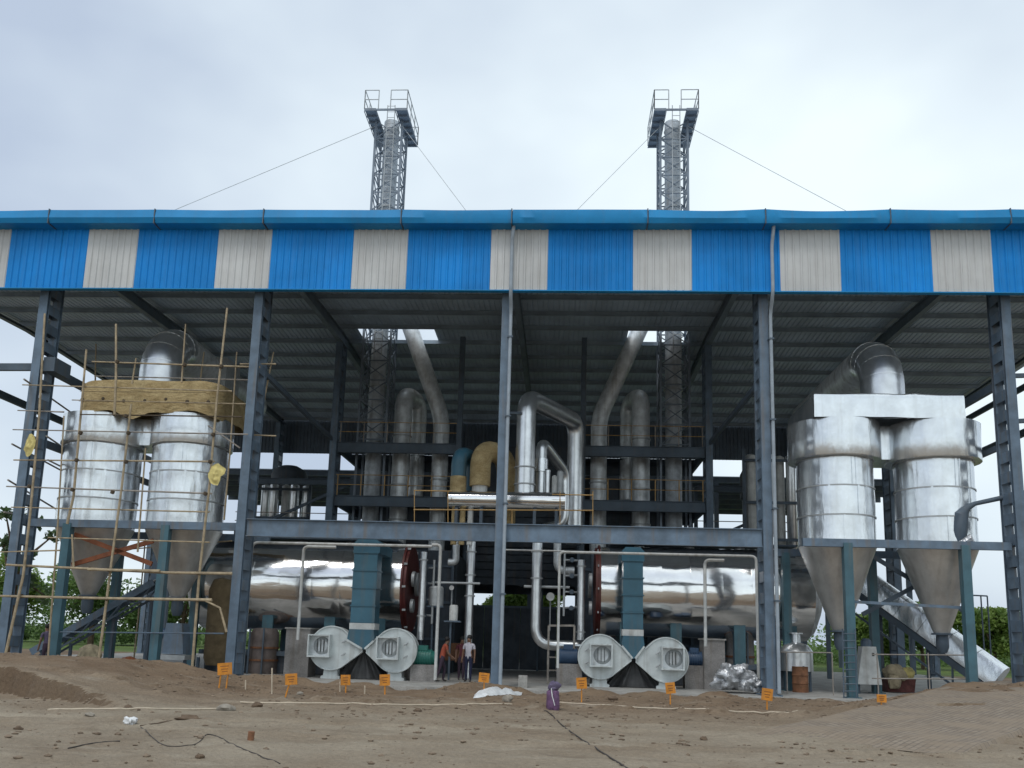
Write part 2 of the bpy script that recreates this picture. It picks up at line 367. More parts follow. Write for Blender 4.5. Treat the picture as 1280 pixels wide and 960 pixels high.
def paver_mat():
    m = bpy.data.materials.new('pavers'); m.use_nodes = True; t = m.node_tree; N = t.nodes; K = t.links.new
    b = N['Principled BSDF']; b.inputs['Roughness'].default_value = .95
    uv = N.new('ShaderNodeUVMap'); br = N.new('ShaderNodeTexBrick'); K(uv.outputs[0], br.inputs['Vector'])
    br.inputs['Color1'].default_value = (.265, .215, .165, 1); br.inputs['Color2'].default_value = (.20, .155, .115, 1); br.inputs['Mortar'].default_value = (.14, .115, .09, 1)
    br.inputs['Scale'].default_value = 1; br.inputs['Brick Width'].default_value = .25; br.inputs['Row Height'].default_value = .125; br.inputs['Mortar Size'].default_value = .014
    g = N.new('ShaderNodeNewGeometry'); n = N.new('ShaderNodeTexNoise'); n.inputs['Scale'].default_value = 1.1; n.inputs['Detail'].default_value = 7; K(g.outputs['Position'], n.inputs['Vector'])
    r = N.new('ShaderNodeValToRGB'); r.color_ramp.elements[0].position = .42; r.color_ramp.elements[1].position = .62; r.color_ramp.elements[1].color = (.8, .8, .8, 1); K(n.outputs['Fac'], r.inputs[0])
    mx = N.new('ShaderNodeMixRGB'); K(r.outputs[0], mx.inputs[0]); K(br.outputs['Color'], mx.inputs[1]); mx.inputs[2].default_value = (.25, .195, .14, 1)
    K(mx.outputs[0], b.inputs['Base Color'])
    bp = N.new('ShaderNodeBump'); bp.inputs['Strength'].default_value = .7; bp.inputs['Distance'].default_value = .04; K(br.outputs['Fac'], bp.inputs['Height']); bp.invert = True; K(bp.outputs[0], b.inputs['Normal'])
    MATS['pavers'] = m
paver_mat()
tt = np.arange(-2.0, 18, .25); ww = np.arange(-2.7, 1.85, .25); vs = []; uvs = []
for t_ in tt:
    for w_ in ww:
        x = 9.3 + t_*.63 + w_*.777; y = -12 + t_*.777 - w_*.63
        edge = .2*mnoise.noise((t_*.5, 3.1, 0))*(w_ < -2.4 or w_ > 1.6)
        vs.append((x+edge, y+edge, -.125 + float(ramp_h(np.array(t_)))*1.12 + .07 + .012*mnoise.noise((x*2, y*2, 0)) - (.45 if (w_ < -2.5 or w_ > 1.7 or t_ > 17.6) else 0) - .09*float(1-sstep(-2.0, -.5, np.array(t_))))); uvs.append((t_, w_))
nw = len(ww); mb = MB().add(vs, [(i*nw+j, (i+1)*nw+j, (i+1)*nw+j+1, i*nw+j+1) for i in range(len(tt)-1) for j in range(nw-1)])
ramp_o = mb.build('paved_ramp', 'pavers', smooth=True)
ul = ramp_o.data.uv_layers.new(name='UVMap')
for lp in ramp_o.data.loops: ul.data[lp.index].uv = uvs[lp.vertex_index]
# face normals up
if ramp_o.data.polygons[0].normal.z < 0: ramp_o.data.flip_normals()
tag(ramp_o, 'dusty paver-laid ramp rising to the right of the yard', 'ramp', kind='structure')

# ================================================================== SHED
CX = [-26.2, -17.8, -9.4, 0.0, 9.4, 18.0, 26.4]
shed = thing('industrial_shed', (0, 14, 0), 'open-sided steel shed with blue and white striped fascia and laced grey-blue columns', 'shed')
def roofz(y): return 16.95 + (y+.5)*.4/12.5 if y < 12 else 17.35 - (y-12)*.55/17

def isec(mb, cx, cy, z0, z1, bw, d, tf=.03, tw=.02):       # I-section standing up, flanges facing +-y
    mb.box(cx-bw/2, cx+bw/2, cy-d/2, cy-d/2+tf, z0, z1); mb.box(cx-bw/2, cx+bw/2, cy+d/2-tf, cy+d/2, z0, z1)
    mb.box(cx-tw/2, cx+tw/2, cy-d/2+tf, cy+d/2-tf, z0, z1)
colm = MB(); isec(colm, 0, .09, .04, 16.3, .33, .18); isec(colm, 0, .95, .04, 16.3, .33, .18); colm.box(-.34, .34, -.12, 1.16, 0, .04); colm.box(-.2, .2, -.02, 1.06, 16.3, 16.34)
COLME = colm.mesh('laced_column', 'steel_blue'); BATME = MB().box(-.008, .008, .14, .90, -.19, .19).mesh('batten_plate', 'steel_blue')
def column(x, y):
    c = inst('column', COLME, (x, y, 0), shed)
    k = 0; z = .35
    while z < 16.2:
        for sx in (-1, 1): inst('batten_plate', BATME, (x+sx*.145, y, z), c)
        z += .74
    return c
for x in CX: column(x, 0)
for x in (-17.8, -9.3, 9.3, 18.0): column(x, 11.4)
for x in CX:
    if abs(x) > 15: column(x, 28)
# rafters
for x in CX:
    for (y0, y1) in ((-.3, 12), (12, 29)):
        a, b = roofz(y0)-.26, roofz(y1)-.26; d0 = .4 if y0 < 0 else .55; d1 = .55 if y0 < 0 else .4
        if abs(x) > 25: d0 = d1 = .12
        mb = MB(); tw = .012; bw = .13
        poly = [(y0, a), (y1, b), (y1, b-d1), (y0, a-d0)]
        def ext(p4, w):
            vs = [(x-w, y, z) for y, z in p4] + [(x+w, y, z) for y, z in p4]
            mb.add(vs, [(0,1,2,3), (7,6,5,4), (0,4,5,1), (1,5,6,2), (2,6,7,3), (3,7,4,0)])
        ext(poly, tw); ext([(y0, a), (y1, b), (y1, b-.02), (y0, a-.02)], bw); ext([(y0, a-d0), (y1, b-d1), (y1, b-d1-.02), (y0, a-d0-.02)], bw)
        mb.build('rafter', 'rafter', shed)
# purlins
for y in np.arange(.6, 29, 2.18):
    z = roofz(y)
    MB().box(-26.4, 26.6, y-.006, y+.006, z-.26, z-.03).box(-26.4, 26.6, y, y+.09, z-.05, z-.03).box(-26.4, 26.6, y-.09, y, z-.26, z-.245).build('purlin', 'purlin', shed)
# roof sheets, one by one; the sheets over the stacks are cut short
def sheet_mesh(y0, y1):
    mb = MB(); prof = []
    for k in range(4): prof += [(k*.25, 0), (k*.25+.16, 0), (k*.25+.185, .035), (k*.25+.225, .035)]
    prof.append((1.0, 0)); n = len(prof)
    mb.add([(x, y0, roofz(y0)+z) for x, z in prof] + [(x, y1, roofz(y1)+z) for x, z in prof], [(i, i+1, n+i+1, n+i) for i in range(n-1)])
    return mb.mesh('roof_sheet', 'roof_sheet')
RS = {k: sheet_mesh(*k) for k in ((-.6, 12), (12, 29.3), (13.9, 29.3), (12, 12.15))}
HOLES = ((-8.2, -5.0), (5.2, 8.6))
x = -26.6
while x < 26.7:
    inst('roof_sheet', RS[(-.6, 12)], (x, 0, .002), shed)
    if any(h0-.6 < x+.0 and x+1.0 < h1+.6 for h0, h1 in HOLES):
        inst('roof_sheet', RS[(12, 12.15)], (x, 0, 0), shed); inst('roof_sheet', RS[(13.9, 29.3)], (x, 0, 0), shed)
    else: inst('roof_sheet', RS[(12, 29.3)], (x, 0, 0), shed)
    x += 1.0
# striped fascia of ribbed sheets
bpx = [-185, -68, 5, 103, 166, 267, 335, 438, 507, 612, 684, 791, 865, 976, 1052, 1167, 1243, 1362, 1440]
isblue = True; ZF0, ZF1 = 14.28, 16.75
def fmesh(m):
    mb = MB(); prof = []
    for k in range(4): prof += [(k*.25, 0), (k*.25+.15, 0), (k*.25+.18, -.04), (k*.25+.22, -.04)]
    prof.append((1.0, 0)); n = len(prof)
    mb.add([(x, y, 0) for x, y in prof] + [(x, y, 1) for x, y in prof], [(i, i+1, n+i+1, n+i) for i in range(n-1)])
    return mb.mesh('fascia_sheet', m)
FB, FWm = fmesh('blue_sheet'), fmesh('white_sheet')
for a, b in zip(bpx[:-1], bpx[1:]):
    xa, xb = at(a, 364, -.45).x, at(b, 364, -.45).x; n = 3 if isblue else 2
    for k in range(n):
        w = (xb-xa)/n; dz = rnd.uniform(-.012, .012)
        inst('fascia_sheet', FB if isblue else FWm, (xa+k*w, -.45+rnd.uniform(-.006, .006), ZF0+dz), shed, Quaternion((1, 0, 0), rnd.uniform(-.003, .003)), (w+.004, 1, ZF1-ZF0))
    isblue = not isblue
XL, XR = at(-185, 364, -.45).x, at(1440, 364, -.45).x
MB().box(XL, XR, -.38, -.30, 14.30, 14.42).build('fascia_girt', 'steel_dark', shed)
for z in (15.2, 16.1): MB().box(XL, XR, -.38, -.30, z, z+.15).build('fascia_girt', 'steel_dark', shed)
MB().box(XL, XR, -.505, -.29, 14.24, 14.275).build('drip_trim', 'gutter_blue', shed)
# eave gutter in lengths
jp = [-150, -60, 62, 194, 330, 502, 640, 810, 957, 1113, 1263, 1420]
for a, b in zip(jp[:-1], jp[1:]):
    xa, xb = at(a, 275, -.95).x+.02, at(b, 275, -.95).x-.02; n = 22; mb = MB(); vs = []
    sag = rnd.uniform(.0, .07)
    for i in range(n+1):
        u = i/n; x = xa+(xb-xa)*u; s1 = -sag*4*u*(1-u) + .022*mnoise.noise((x*.5, 2.2, 0)); s2 = .035*mnoise.noise((x*.3, 7.7, 0)) - .02
        vs += [(x, -.40, 17.05), (x, -.62, 17.27+s1), (x, -.98+s2*.5, 17.18+s1), (x, -1.02+s2, 16.85+s1*.5), (x, -.96, 16.66), (x, -.40, 16.64)]
    fs = [(i*6+j, (i+1)*6+j, (i+1)*6+(j+1)%6, i*6+(j+1)%6) for i in range(n) for j in range(6)] + [tuple(range(6)), tuple(n*6+j for j in range(5, -1, -1))]
    g = mb.add(vs, fs).build('gutter_section', 'gutter_blue', shed, smooth=True, ang=30)
    MB().box(xa-.05, xa-.015, -1.045, -.42, 16.62, 17.2).build('gutter_bracket', 'steel_dark', g)
# downpipes on two columns
for x, top in ((.18, 16.66), (9.62, 16.66)):
    d = pipe('downpipe', [(x+.05, -.72, top), (x+.02, -.72, 16.35), (x, -.58, 16.0), (x, -.58, 14.15), (x, -.12, 13.6), (x, -.12, .1)], .065, 'downpipe', shed, rad=.3, n=10)
    for z in (3.2, 6.4, 9.6, 12.6): MB().box(x-.1, x+.1, -.2, -.02, z-.03, z+.03).build('pipe_clip', 'steel_dark', d)
# rear cladding
RC = MB(); prof = []
for k in range(12): prof += [(k*.25, 0), (k*.25+.15, 0), (k*.25+.18, .03), (k*.25+.22, .03)]
prof.append((3, 0)); n = len(prof)
RCM = RC.add([(x, y, 14.25) for x, y in prof]+[(x, y, 16.85) for x, y in prof], [(i, i+1, n+i+1, n+i) for i in range(n-1)]).mesh('rear_cladding', 'steel_dark')
for k in range(18): inst('cladding_sheet', RCM, (-27+3*k, 29.4, 0), shed)
# side tie beams
for x in (-26.2, 26.4):
    if x > 0: beam((x, 0, 15.6), (x, 28, 15.4), .16, .3, 'steel_dark', 'side_beam', shed)
    beam((x, 0, 13.1), (x, 28, 13.1), .2, .36, 'steel_dark', 'side_beam', shed)
beam(at(-60, 459, .5), at(48, 459, .5), .16, .27, 'steel_dark', 'side_beam', shed); beam(at(1262, 470, .5), at(1400, 466, .5), .12, .15, 'steel_dark', 'side_beam', shed)
beam(at(1262, 527, .5), at(1400, 520, .5), .12, .15, 'steel_dark', 'side_beam', shed)
beam((-17.8, 1, 11.5), (-17.8, 11.4, 11.5), .16, .34, 'steel_dark', 'side_beam', shed); beam((-17.8, 1, 8.6), (-17.8, 11.4, 8.6), .14, .28, 'steel_dark', 'side_beam', shed)
beam((18, 1, 11.3), (18, 11.4, 11.3), .16, .3, 'steel_dark', 'side_beam', shed); beam((18, 1, 9.0), (18, 11.4, 9.0), .12, .2, 'steel_dark', 'side_beam', shed)
b1 = MB(); b1.box(-17.6, -17.15, .15, 1.25, 11.2, 11.75); b1.build('crane_bracket', 'steel_dark', shed)
# knee braces back to the middle columns
beam(at(332, 468, 1.1), at(414, 548, 11.3), .14, .2, 'steel_dark', 'knee_brace', shed); beam(at(946, 482, 1.1), at(888, 553, 11.3), .14, .2, 'steel_dark', 'knee_brace', shed)
# front platform beams
def ibeam(p, q, d, bw, m, name, parent):
    """I beam along x from p to q (same y), top flange at p.z"""
    mb = MB(); x0, x1, y, z = p[0], q[0], p[1], p[2]; e = (q[2]-p[2])
    for (ya, yb, za, zb) in ((y-bw/2, y+bw/2, z-.03, z), (y-bw/2, y+bw/2, z-d, z-d+.03), (y-.012, y+.012, z-d+.03, z-.03)): mb.box(x0, x1, ya, yb, za, zb)
    return mb.build(name, m, parent)
ibeam((-9.2, .12, 5.70), (-.17, .12, 5.70), .64, .2, 'steel_blue', 'platform_beam', shed); ibeam((.17, .12, 5.70), (9.2, .12, 5.70), .64, .2, 'steel_blue', 'platform_beam', shed)
# low back canopy behind the shed
for k in range(9): MB().box(-27+6*k, -21.02+6*k, 31, 47, 13.35, 13.40).build('canopy_sheet', 'roof_sheet', shed)
for y in (31.2, 33.5, 36, 38.5, 41, 43.5, 46.5): MB().box(-27, 27, y-.07, y+.07, 12.95, 13.34).build('canopy_beam', 'steel_dark', shed)
for x in (-26, -13, 0, 13, 26):
    for y in (31, 46.5): beam((x, y, 0), (x, y, 12.95), .3, .3, 'steel_dark', 'canopy_post', shed)

# ================================================================== CHIMNEY TOWERS
def tower(pxl, pxr, py, side, label, wires):
    Y = 13.2; a, b = at(pxl, py, Y-.75), at(pxr, py, Y-.75); cx = (a.x+b.x)/2; hw = .72
    T = thing('chimney_tower', (cx, Y, 0), label, 'chimney', 'chimney towers behind the fascia')
    zp = at((pxl+pxr)/2, 136, Y-1.75).z; zt = zp + .25
    n = 28; lv = [i*(zp-.05)/n for i in range(n+1)]
    cor = [(cx-hw, Y-hw), (cx+hw, Y-hw), (cx+hw, Y+hw), (cx-hw, Y+hw)]
    for x, y in cor: beam((x, y, 0), (x, y, zp), .11, .11, 'tower_steel', 'leg', T)
    for i in range(11, n):
        for k in range(4):
            (x0, y0), (x1, y1) = cor[k], cor[(k+1) % 4]
            beam((x0, y0, lv[i]), (x1, y1, lv[i]), .05, .06, 'tower_steel', 'horizontal_brace', T)
            beam((x0, y0, lv[i]), (x1, y1, lv[i+1]), .05, .05, 'tower_steel', 'diagonal_brace', T); beam((x1, y1, lv[i]), (x0, y0, lv[i+1]), .05, .05, 'tower_steel', 'diagonal_brace', T)
    fl = MB().lathe((cx, Y, 7), (0, 0, 1), [(0, .42), (zt-7.6, .42), (zt-7.5, .46), (zt-7.4, .42), (zt-7, .42), (zt-7, .36), (zt-9, .36)], 20).build('flue', 'flue', T, smooth=True)
    for z in (14.5, 18.5, 21.5, 24.5): flange((cx, Y, z), (0, 0, 1), .5, .08, 'galv', fl)
    # gallery: two grating strips along the depth, open between
    px0, px1 = cx-1.15, cx+1.15; y0, y1 = Y-1.75, Y+1.75
    for (xa, xb) in ((px0, px0+.62), (px1-.62, px1)):
        g = MB().box(xa, xb, y0, y1, zp, zp+.05).build('grating', 'tower_steel', T)
        for k in range(7):
            yy = y0 + (y1-y0)*k/6; MB().box(xa, xb, yy-.04, yy+.04, zp-.12, zp-.003).build('bearer', 'tower_steel', g)
        for xe in (xa, xb): MB().box(xe-.02, xe+.02, y0, y1, zp-.15, zp-.13).build('edge_angle', 'tower_steel', g)
    for y in (y0, y1): beam((px0, y, zp-.05), (px1, y, zp-.05), .06, .1, 'tower_steel', 'cross_bearer', T)
    for xe in (px0, px1):
        for k in range(4):
            yy = y0 + (y1-y0)*k/3; rod((xe, yy, zp), (xe, yy, zp+1.1), .028, 'galv', 'handrail_post', T)
        for h in (.55, 1.1): rod((xe, y0, zp+h), (xe, y1, zp+h), .025, 'galv', 'handrail', T)
    for (xa, xb) in ((px0, px0+.75), (px1-.9, px1)):
        for y in (y0, y1):
            for h in (.55, 1.1): rod((xa, y, zp+h), (xb, y, zp+h), .025, 'galv', 'handrail', T)
            for xe in (xa, xb): rod((xe, y, zp), (xe, y, zp+1.1), .028, 'galv', 'handrail_post', T)
    # ladder up the front
    for s in (-.2, .2): rod((cx+.1+s, Y-hw-.12, 16), (cx+.1+s, Y-hw-.12, zp+.8), .025, 'galv', 'ladder_rail', T)
    z = 16.2
    while z < zp+.8: rod((cx-.1, Y-hw-.12, z), (cx+.3, Y-hw-.12, z), .016, 'galv', 'ladder_rung', T); z += .34
    for (x, y, Yw, sg) in wires:
        p = Vector((cx+sg*hw, Y-hw, zp-.35)); qq = at(x, y, Yw); rod(p, qq, .014, 'galv', 'guy_wire', T)
    return cx
TLX = tower(463, 499, 250, -1, 'left lattice chimney tower with V-shaped gallery above the blue fascia', [(205, 268, 6, -1), (586, 268, 6, 1)])
TRX = tower(825, 861, 250, 1, 'right lattice chimney tower with open gallery above the blue fascia', [(716, 268, 6, -1), (1062, 266, 6, 1)])

# ================================================================== EQUIPMENT PLATFORMS AND FLUES (middle row)
def platform(x0, x1, label, side):
    Y0, Y1 = 11.6, 16.5; T = thing('equipment_platform', ((x0+x1)/2, 14, 0), label, 'platform', 'two-storey steel platforms inside the shed')
    zs = (8.45, 11.15)
    xi = x1 if side < 0 else x0                         # the inner posts run up to the roof
    for x in (xi,): beam((x, Y0, 0), (x, Y0, 16.7), .26, .26, 'steel_dark', 'post', T)
    for x in (x0, x1): beam((x, Y1, 0), (x, Y1, 11.1), .24, .24, 'steel_dark', 'post', T)
    for z in zs:
        for y in (Y0, Y1): ibeam((x0, y, z), (x1, y, z), .52, .18, 'steel_dark', 'floor_beam', T)
        for x in (x0, x1): beam((x, Y0+.1, z-.26), (x, Y1-.1, z-.26), .16, .4, 'steel_dark', 'side_floor_beam', T)
        for i in range(5):                              # chequer plates laid round the ducts
            yy = Y0 + .1 + i*(Y1-Y0)/5
            if i in (1, 2): continue
            MB().box(x0, x1, yy, yy+.94, z+.005, z+.02).build('floor_plate', 'steel_dark', T)
        n = 5
        for i in range(n+1):
            x = x0+.1+(x1-x0-.2)*i/n; rod((x, Y0, z), (x, Y0, z+1.05), .026, 'yellow_rail' if z < 10 else 'pole_grey', 'rail_post', T)
        for h in (.55, 1.05): rod((x0, Y0, z+h), (x1, Y0, z+h), .018, 'yellow_rail', 'handrail', T)
    return T
platform(-9.1, -3.0, 'two-storey dark steel platform with yellow rails on the left behind the drum', -1)
platform(3.15, 9.1, 'two-storey dark steel platform with yellow rails on the right behind the drum', 1)

def duct(name, pts, r, m, label, cat, bands=(), rad=None, group=None):
    T = thing(name, pts[0], label, cat, group); pipe('duct', pts, r, m, T, rad=rad or r*1.6, n=18)
    for p, ax in bands: flange(p, ax, r+.05, .07, 'galv', T)
    return T
Yd = 13.4
p = at(500, 600, Yd); t_ = at(503, 492, Yd)
duct('flue_duct', [(p.x, Yd, 5.8), (p.x, Yd, t_.z), (p.x+.5, Yd+1.7, t_.z), (p.x+.5, Yd+1.7, 9)], .46, 'alu_dull', 'grey flue with a hooked top standing in the middle of the left platform', 'duct', [((p.x, Yd, z), (0,0,1)) for z in (7.5, 9.3, 11.9)])
p = at(549, 600, Yd); k = at(552, 522, Yd); e = at(507, 409, 13.1)
duct('flue_duct', [(p.x, Yd, 5.8), (p.x, Yd, k.z), (e.x, 13.1, e.z+.6)], .42, 'alu_dull', 'grey flue slanting up leftwards to the roof opening above the left platform', 'duct', [((p.x, Yd, z), (0,0,1)) for z in (7.2, 9.6)])
p = at(801, 600, Yd); t_ = at(799, 494, Yd)
duct('flue_duct', [(p.x, Yd, 5.8), (p.x, Yd, t_.z), (p.x-.5, Yd+1.7, t_.z), (p.x-.5, Yd+1.7, 9)], .46, 'alu_dull', 'grey flue with a hooked top standing in the middle of the right platform', 'duct', [((p.x, Yd, z), (0,0,1)) for z in (7.5, 9.3, 11.9)])
p = at(748, 600, Yd); k = at(748, 522, Yd); e = at(806, 412, 13.1)
duct('flue_duct', [(p.x, Yd, 5.8), (p.x, Yd, k.z), (e.x, 13.1, e.z+.6)], .42, 'alu_dull', 'grey flue slanting up rightwards to the roof opening above the right platform', 'duct', [((p.x, Yd, z), (0,0,1)) for z in (7.2, 9.6)])

# dark furnace casings, added to fill the dark below and behind the platforms
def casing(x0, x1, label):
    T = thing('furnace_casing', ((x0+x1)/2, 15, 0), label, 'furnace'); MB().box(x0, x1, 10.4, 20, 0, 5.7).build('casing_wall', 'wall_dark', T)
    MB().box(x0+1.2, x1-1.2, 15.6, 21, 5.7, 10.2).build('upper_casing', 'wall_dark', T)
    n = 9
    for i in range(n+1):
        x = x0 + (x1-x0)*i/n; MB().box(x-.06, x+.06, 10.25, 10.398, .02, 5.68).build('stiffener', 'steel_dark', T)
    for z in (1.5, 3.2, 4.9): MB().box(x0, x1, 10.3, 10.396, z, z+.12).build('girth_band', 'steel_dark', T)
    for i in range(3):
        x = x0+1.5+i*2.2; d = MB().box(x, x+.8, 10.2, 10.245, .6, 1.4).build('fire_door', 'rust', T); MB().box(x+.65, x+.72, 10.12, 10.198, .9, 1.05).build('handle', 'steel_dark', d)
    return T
casing(-9.0, -2.9, 'dark ribbed furnace casing added to fill the dark behind the left drum'); casing(3.0, 8.9, 'dark ribbed furnace casing added to fill the dark behind the right drum')
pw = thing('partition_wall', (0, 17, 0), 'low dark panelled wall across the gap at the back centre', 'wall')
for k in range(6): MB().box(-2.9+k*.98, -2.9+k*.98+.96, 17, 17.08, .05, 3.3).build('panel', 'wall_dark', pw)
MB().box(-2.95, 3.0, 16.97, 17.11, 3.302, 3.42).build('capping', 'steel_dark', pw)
for x in (-1.2, 1.0): beam((x, 16.9, 0), (x, 16.9, 3.3), .1, .1, 'steel_dark', 'post', pw)
# hanging dark bulkhead with louvres above the wall
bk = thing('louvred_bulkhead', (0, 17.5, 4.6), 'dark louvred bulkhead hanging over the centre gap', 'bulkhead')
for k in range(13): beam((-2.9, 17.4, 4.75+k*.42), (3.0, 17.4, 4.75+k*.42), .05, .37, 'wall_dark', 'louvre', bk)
MB().box(-3.9, 4.0, 20.05, 20.13, 4.2, 11.2).build('back_panel', 'wall_dark', bk)  # added dark panel, keeps bright sky out of the louvre gaps
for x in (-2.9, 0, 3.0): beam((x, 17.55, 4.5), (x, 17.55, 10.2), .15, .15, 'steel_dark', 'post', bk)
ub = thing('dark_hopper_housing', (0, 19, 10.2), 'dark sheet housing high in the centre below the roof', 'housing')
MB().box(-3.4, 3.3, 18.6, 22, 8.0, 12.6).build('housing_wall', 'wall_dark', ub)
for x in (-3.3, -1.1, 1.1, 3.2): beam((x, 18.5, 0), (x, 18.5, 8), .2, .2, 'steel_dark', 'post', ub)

# back clutter: rows of vertical filter tubes and a round tank each side
def tubebank(px0, px1, n, y0, y1, Y, label):
    a, b = at(px0, y0, Y), at(px1, y0, Y); z1 = a.z; z0 = at(px0, y1, Y).z
    T = thing('filter_tubes', ((a.x+b.x)/2, Y, z0), label, 'tubes')
    for k in range(n):
        x = a.x+(b.x-a.x)*k/(n-1); MB().lathe((x, Y+.35*(k % 2), z0), (0,0,1), [(0, .05), (.3, .26), (z1-z0, .26), (z1-z0+.1, .1)], 14).build('tube', 'alu_pipe' if k % 3 else 'white_pipe', T, smooth=True)
    for z in (z0+.6, (z0+z1)/2, z1-.3): beam((a.x-.4, Y-.4, z), (b.x+.4, Y-.4, z), .08, .14, 'steel_dark', 'cross_rail', T)
    for x in (a.x-.4, b.x+.4): beam((x, Y-.3, 0), (x, Y-.3, z1+.3), .16, .16, 'steel_dark', 'post', T)
    return T
tubebank(318, 382, 6, 606, 690, 20, 'row of pale vertical tubes seen beyond the second column from the left')
tubebank(938, 988, 5, 570, 690, 14, 'row of pale vertical tubes behind the second column from the right')
for px, lab in ((362, 'dark domed tank high behind the left platform'), (948, 'dark domed tank high behind the right platform')):
    c = at(px, 592, 22); T = thing('domed_tank', (c.x, 22, c.z-1.5), lab, 'tank')
    MB().lathe((c.x, 22, c.z-1.6), (0,0,1), [(0, 0), (0, 1.1), (1.5, 1.1), (1.8, .95), (2.05, .5), (2.1, 0)], 24).build('shell', 'wall_dark', T, smooth=True)
    for s in (-1, 1): beam((c.x+s*.9, 22, 0), (c.x+s*.9, 22, c.z-1.6), .16, .16, 'steel_dark', 'post', T)
for x0, x1, lab in ((-16.5, -9.6, 'dark access gantry behind the left cyclones'), (9.7, 16.8, 'dark access gantry behind the right cyclones')):
    T = thing('access_gantry', ((x0+x1)/2, 18, 0), lab, 'gantry')
    for z in (7.4, 10.4): ibeam((x0, 18, z), (x1, 18, z), .35, .16, 'steel_dark', 'beam', T); beam((x0, 18.8, z+.02), (x1, 18.8, z+.02), .9, .04, 'steel_dark', 'deck', T, up=(0,0,1))
    for x in (x0, x1): beam((x, 18.6, 0), (x, 18.6, 10.4), .2, .2, 'steel_dark', 'post', T)
    for h in (.5, 1.0): rod((x0, 18, 7.4+h), (x1, 18, 7.4+h), .025, 'pole_grey', 'handrail', T)
    beam((x0+.3, 18.2, 7.2), (x1-.3, 18.2, 10.2), .12, .16, 'steel_dark', 'diagonal', T)

# ================================================================== BOILER DRUMS
def drum(pxa, pxb, red_px, side, pyc, label):
    Y = 6.2; xa, xb = at(pxa, pyc, Y).x, at(pxb, pyc, Y).x; zc = at((pxa+pxb)/2, pyc, Y).z; r = 1.86
    T = thing('boiler_drum', ((xa+xb)/2, Y, 0), label, 'boiler', 'horizontal boiler drums')
    n = 7; w = (xb-xa)/n
    for k in range(n):
        rr = r + .012*(k % 2); mb = MB(); x = xa+k*w
        mb.lathe((x-.03, Y, zc), (1,0,0), [(0, rr-.03), (0, rr), (w*.25, rr), (w*.5, rr), (w*.75, rr), (w+.06, rr), (w+.06, rr-.03)], 72, wob=.022)
        mb.build('cladding_sheet', 'alu', T, smooth=True, ang=60)
    xi, xo = (xb, xa) if side < 0 else (xa, xb); d = -side
    rp = MB().lathe((xi, Y, zc), (d,0,0), [(0, 0), (0, 1.92), (.08, 1.92), (.08, 1.8), (.2, 1.8), (.2, 1.7), (.24, 0)], 40).build('end_plate', 'red_oxide', T, smooth=True)
    for k in range(12):
        an = 2*math.pi*k/12; MB().box(xi+d*.1-.03, xi+d*.1+.12, Y+1.86*math.cos(an)-.04, Y+1.86*math.cos(an)+.04, zc+1.86*math.sin(an)-.04, zc+1.86*math.sin(an)+.04).build('bolt', 'galv', rp)
    for (yy, zz, s) in ((-1.0, .35, .32), (-1.1, -.75, .28), (0, .2, .5)): MB().lathe((xi+d*.34, Y+yy, zc+zz), (d,0,0), [(0, s), (.12, s), (.12, 0)], 16).build('manhole_cover', 'galv', rp, smooth=True)
    MB().lathe((xo, Y, zc), (-d,0,0), [(0, r-.05), (.25, r-.2), (.5, r-.75), (.6, 0)], 40).build('dished_end', 'alu_dull', T, smooth=True)
    for u in (.12, .36, .66, .90):
        x = xa+(xb-xa)*u
        for ya in (Y-1.35, Y+1.2): MB().box(x-.22, x+.22, ya, ya+.15, .9, zc-1.18).build('saddle', 'teal_leg', T)
    MB().box(xa+.3, xb-.3, Y-1.3, Y+1.3, .72, .9).build('skid', 'steel_dark', T)
    MB().box(xa+.5, xb-.5, Y-1.1, Y+1.1, .02, .719).build('shade_box', 'wall_dark', T)  # dark box put in for the shade below the drum
    # walkway and dark lagging hump along the top
    MB().box(xa+.4, xb-.4, Y-1.0, Y+.6, zc+r+.08, zc+r+.14).build('top_walkway', 'steel_dark', T)
    for u in (.2, .45, .7, .85):
        x = xa+(xb-xa)*u; MB().lathe((x, Y+.2, zc+r-.1), (0,0,1), [(0, .22), (.7, .22), (.7, .32), (.78, .32), (.78, 0)], 14).build('nozzle', 'alu_pipe', T, smooth=True)
    return T, xa, xb, zc
drum(262, 510, 515, -1, 733, 'left silver-clad horizontal boiler drum with a red end plate on its right')
drum(749, 1003, 745, 1, 742, 'right silver-clad horizontal boiler drum with a red end plate on its left')

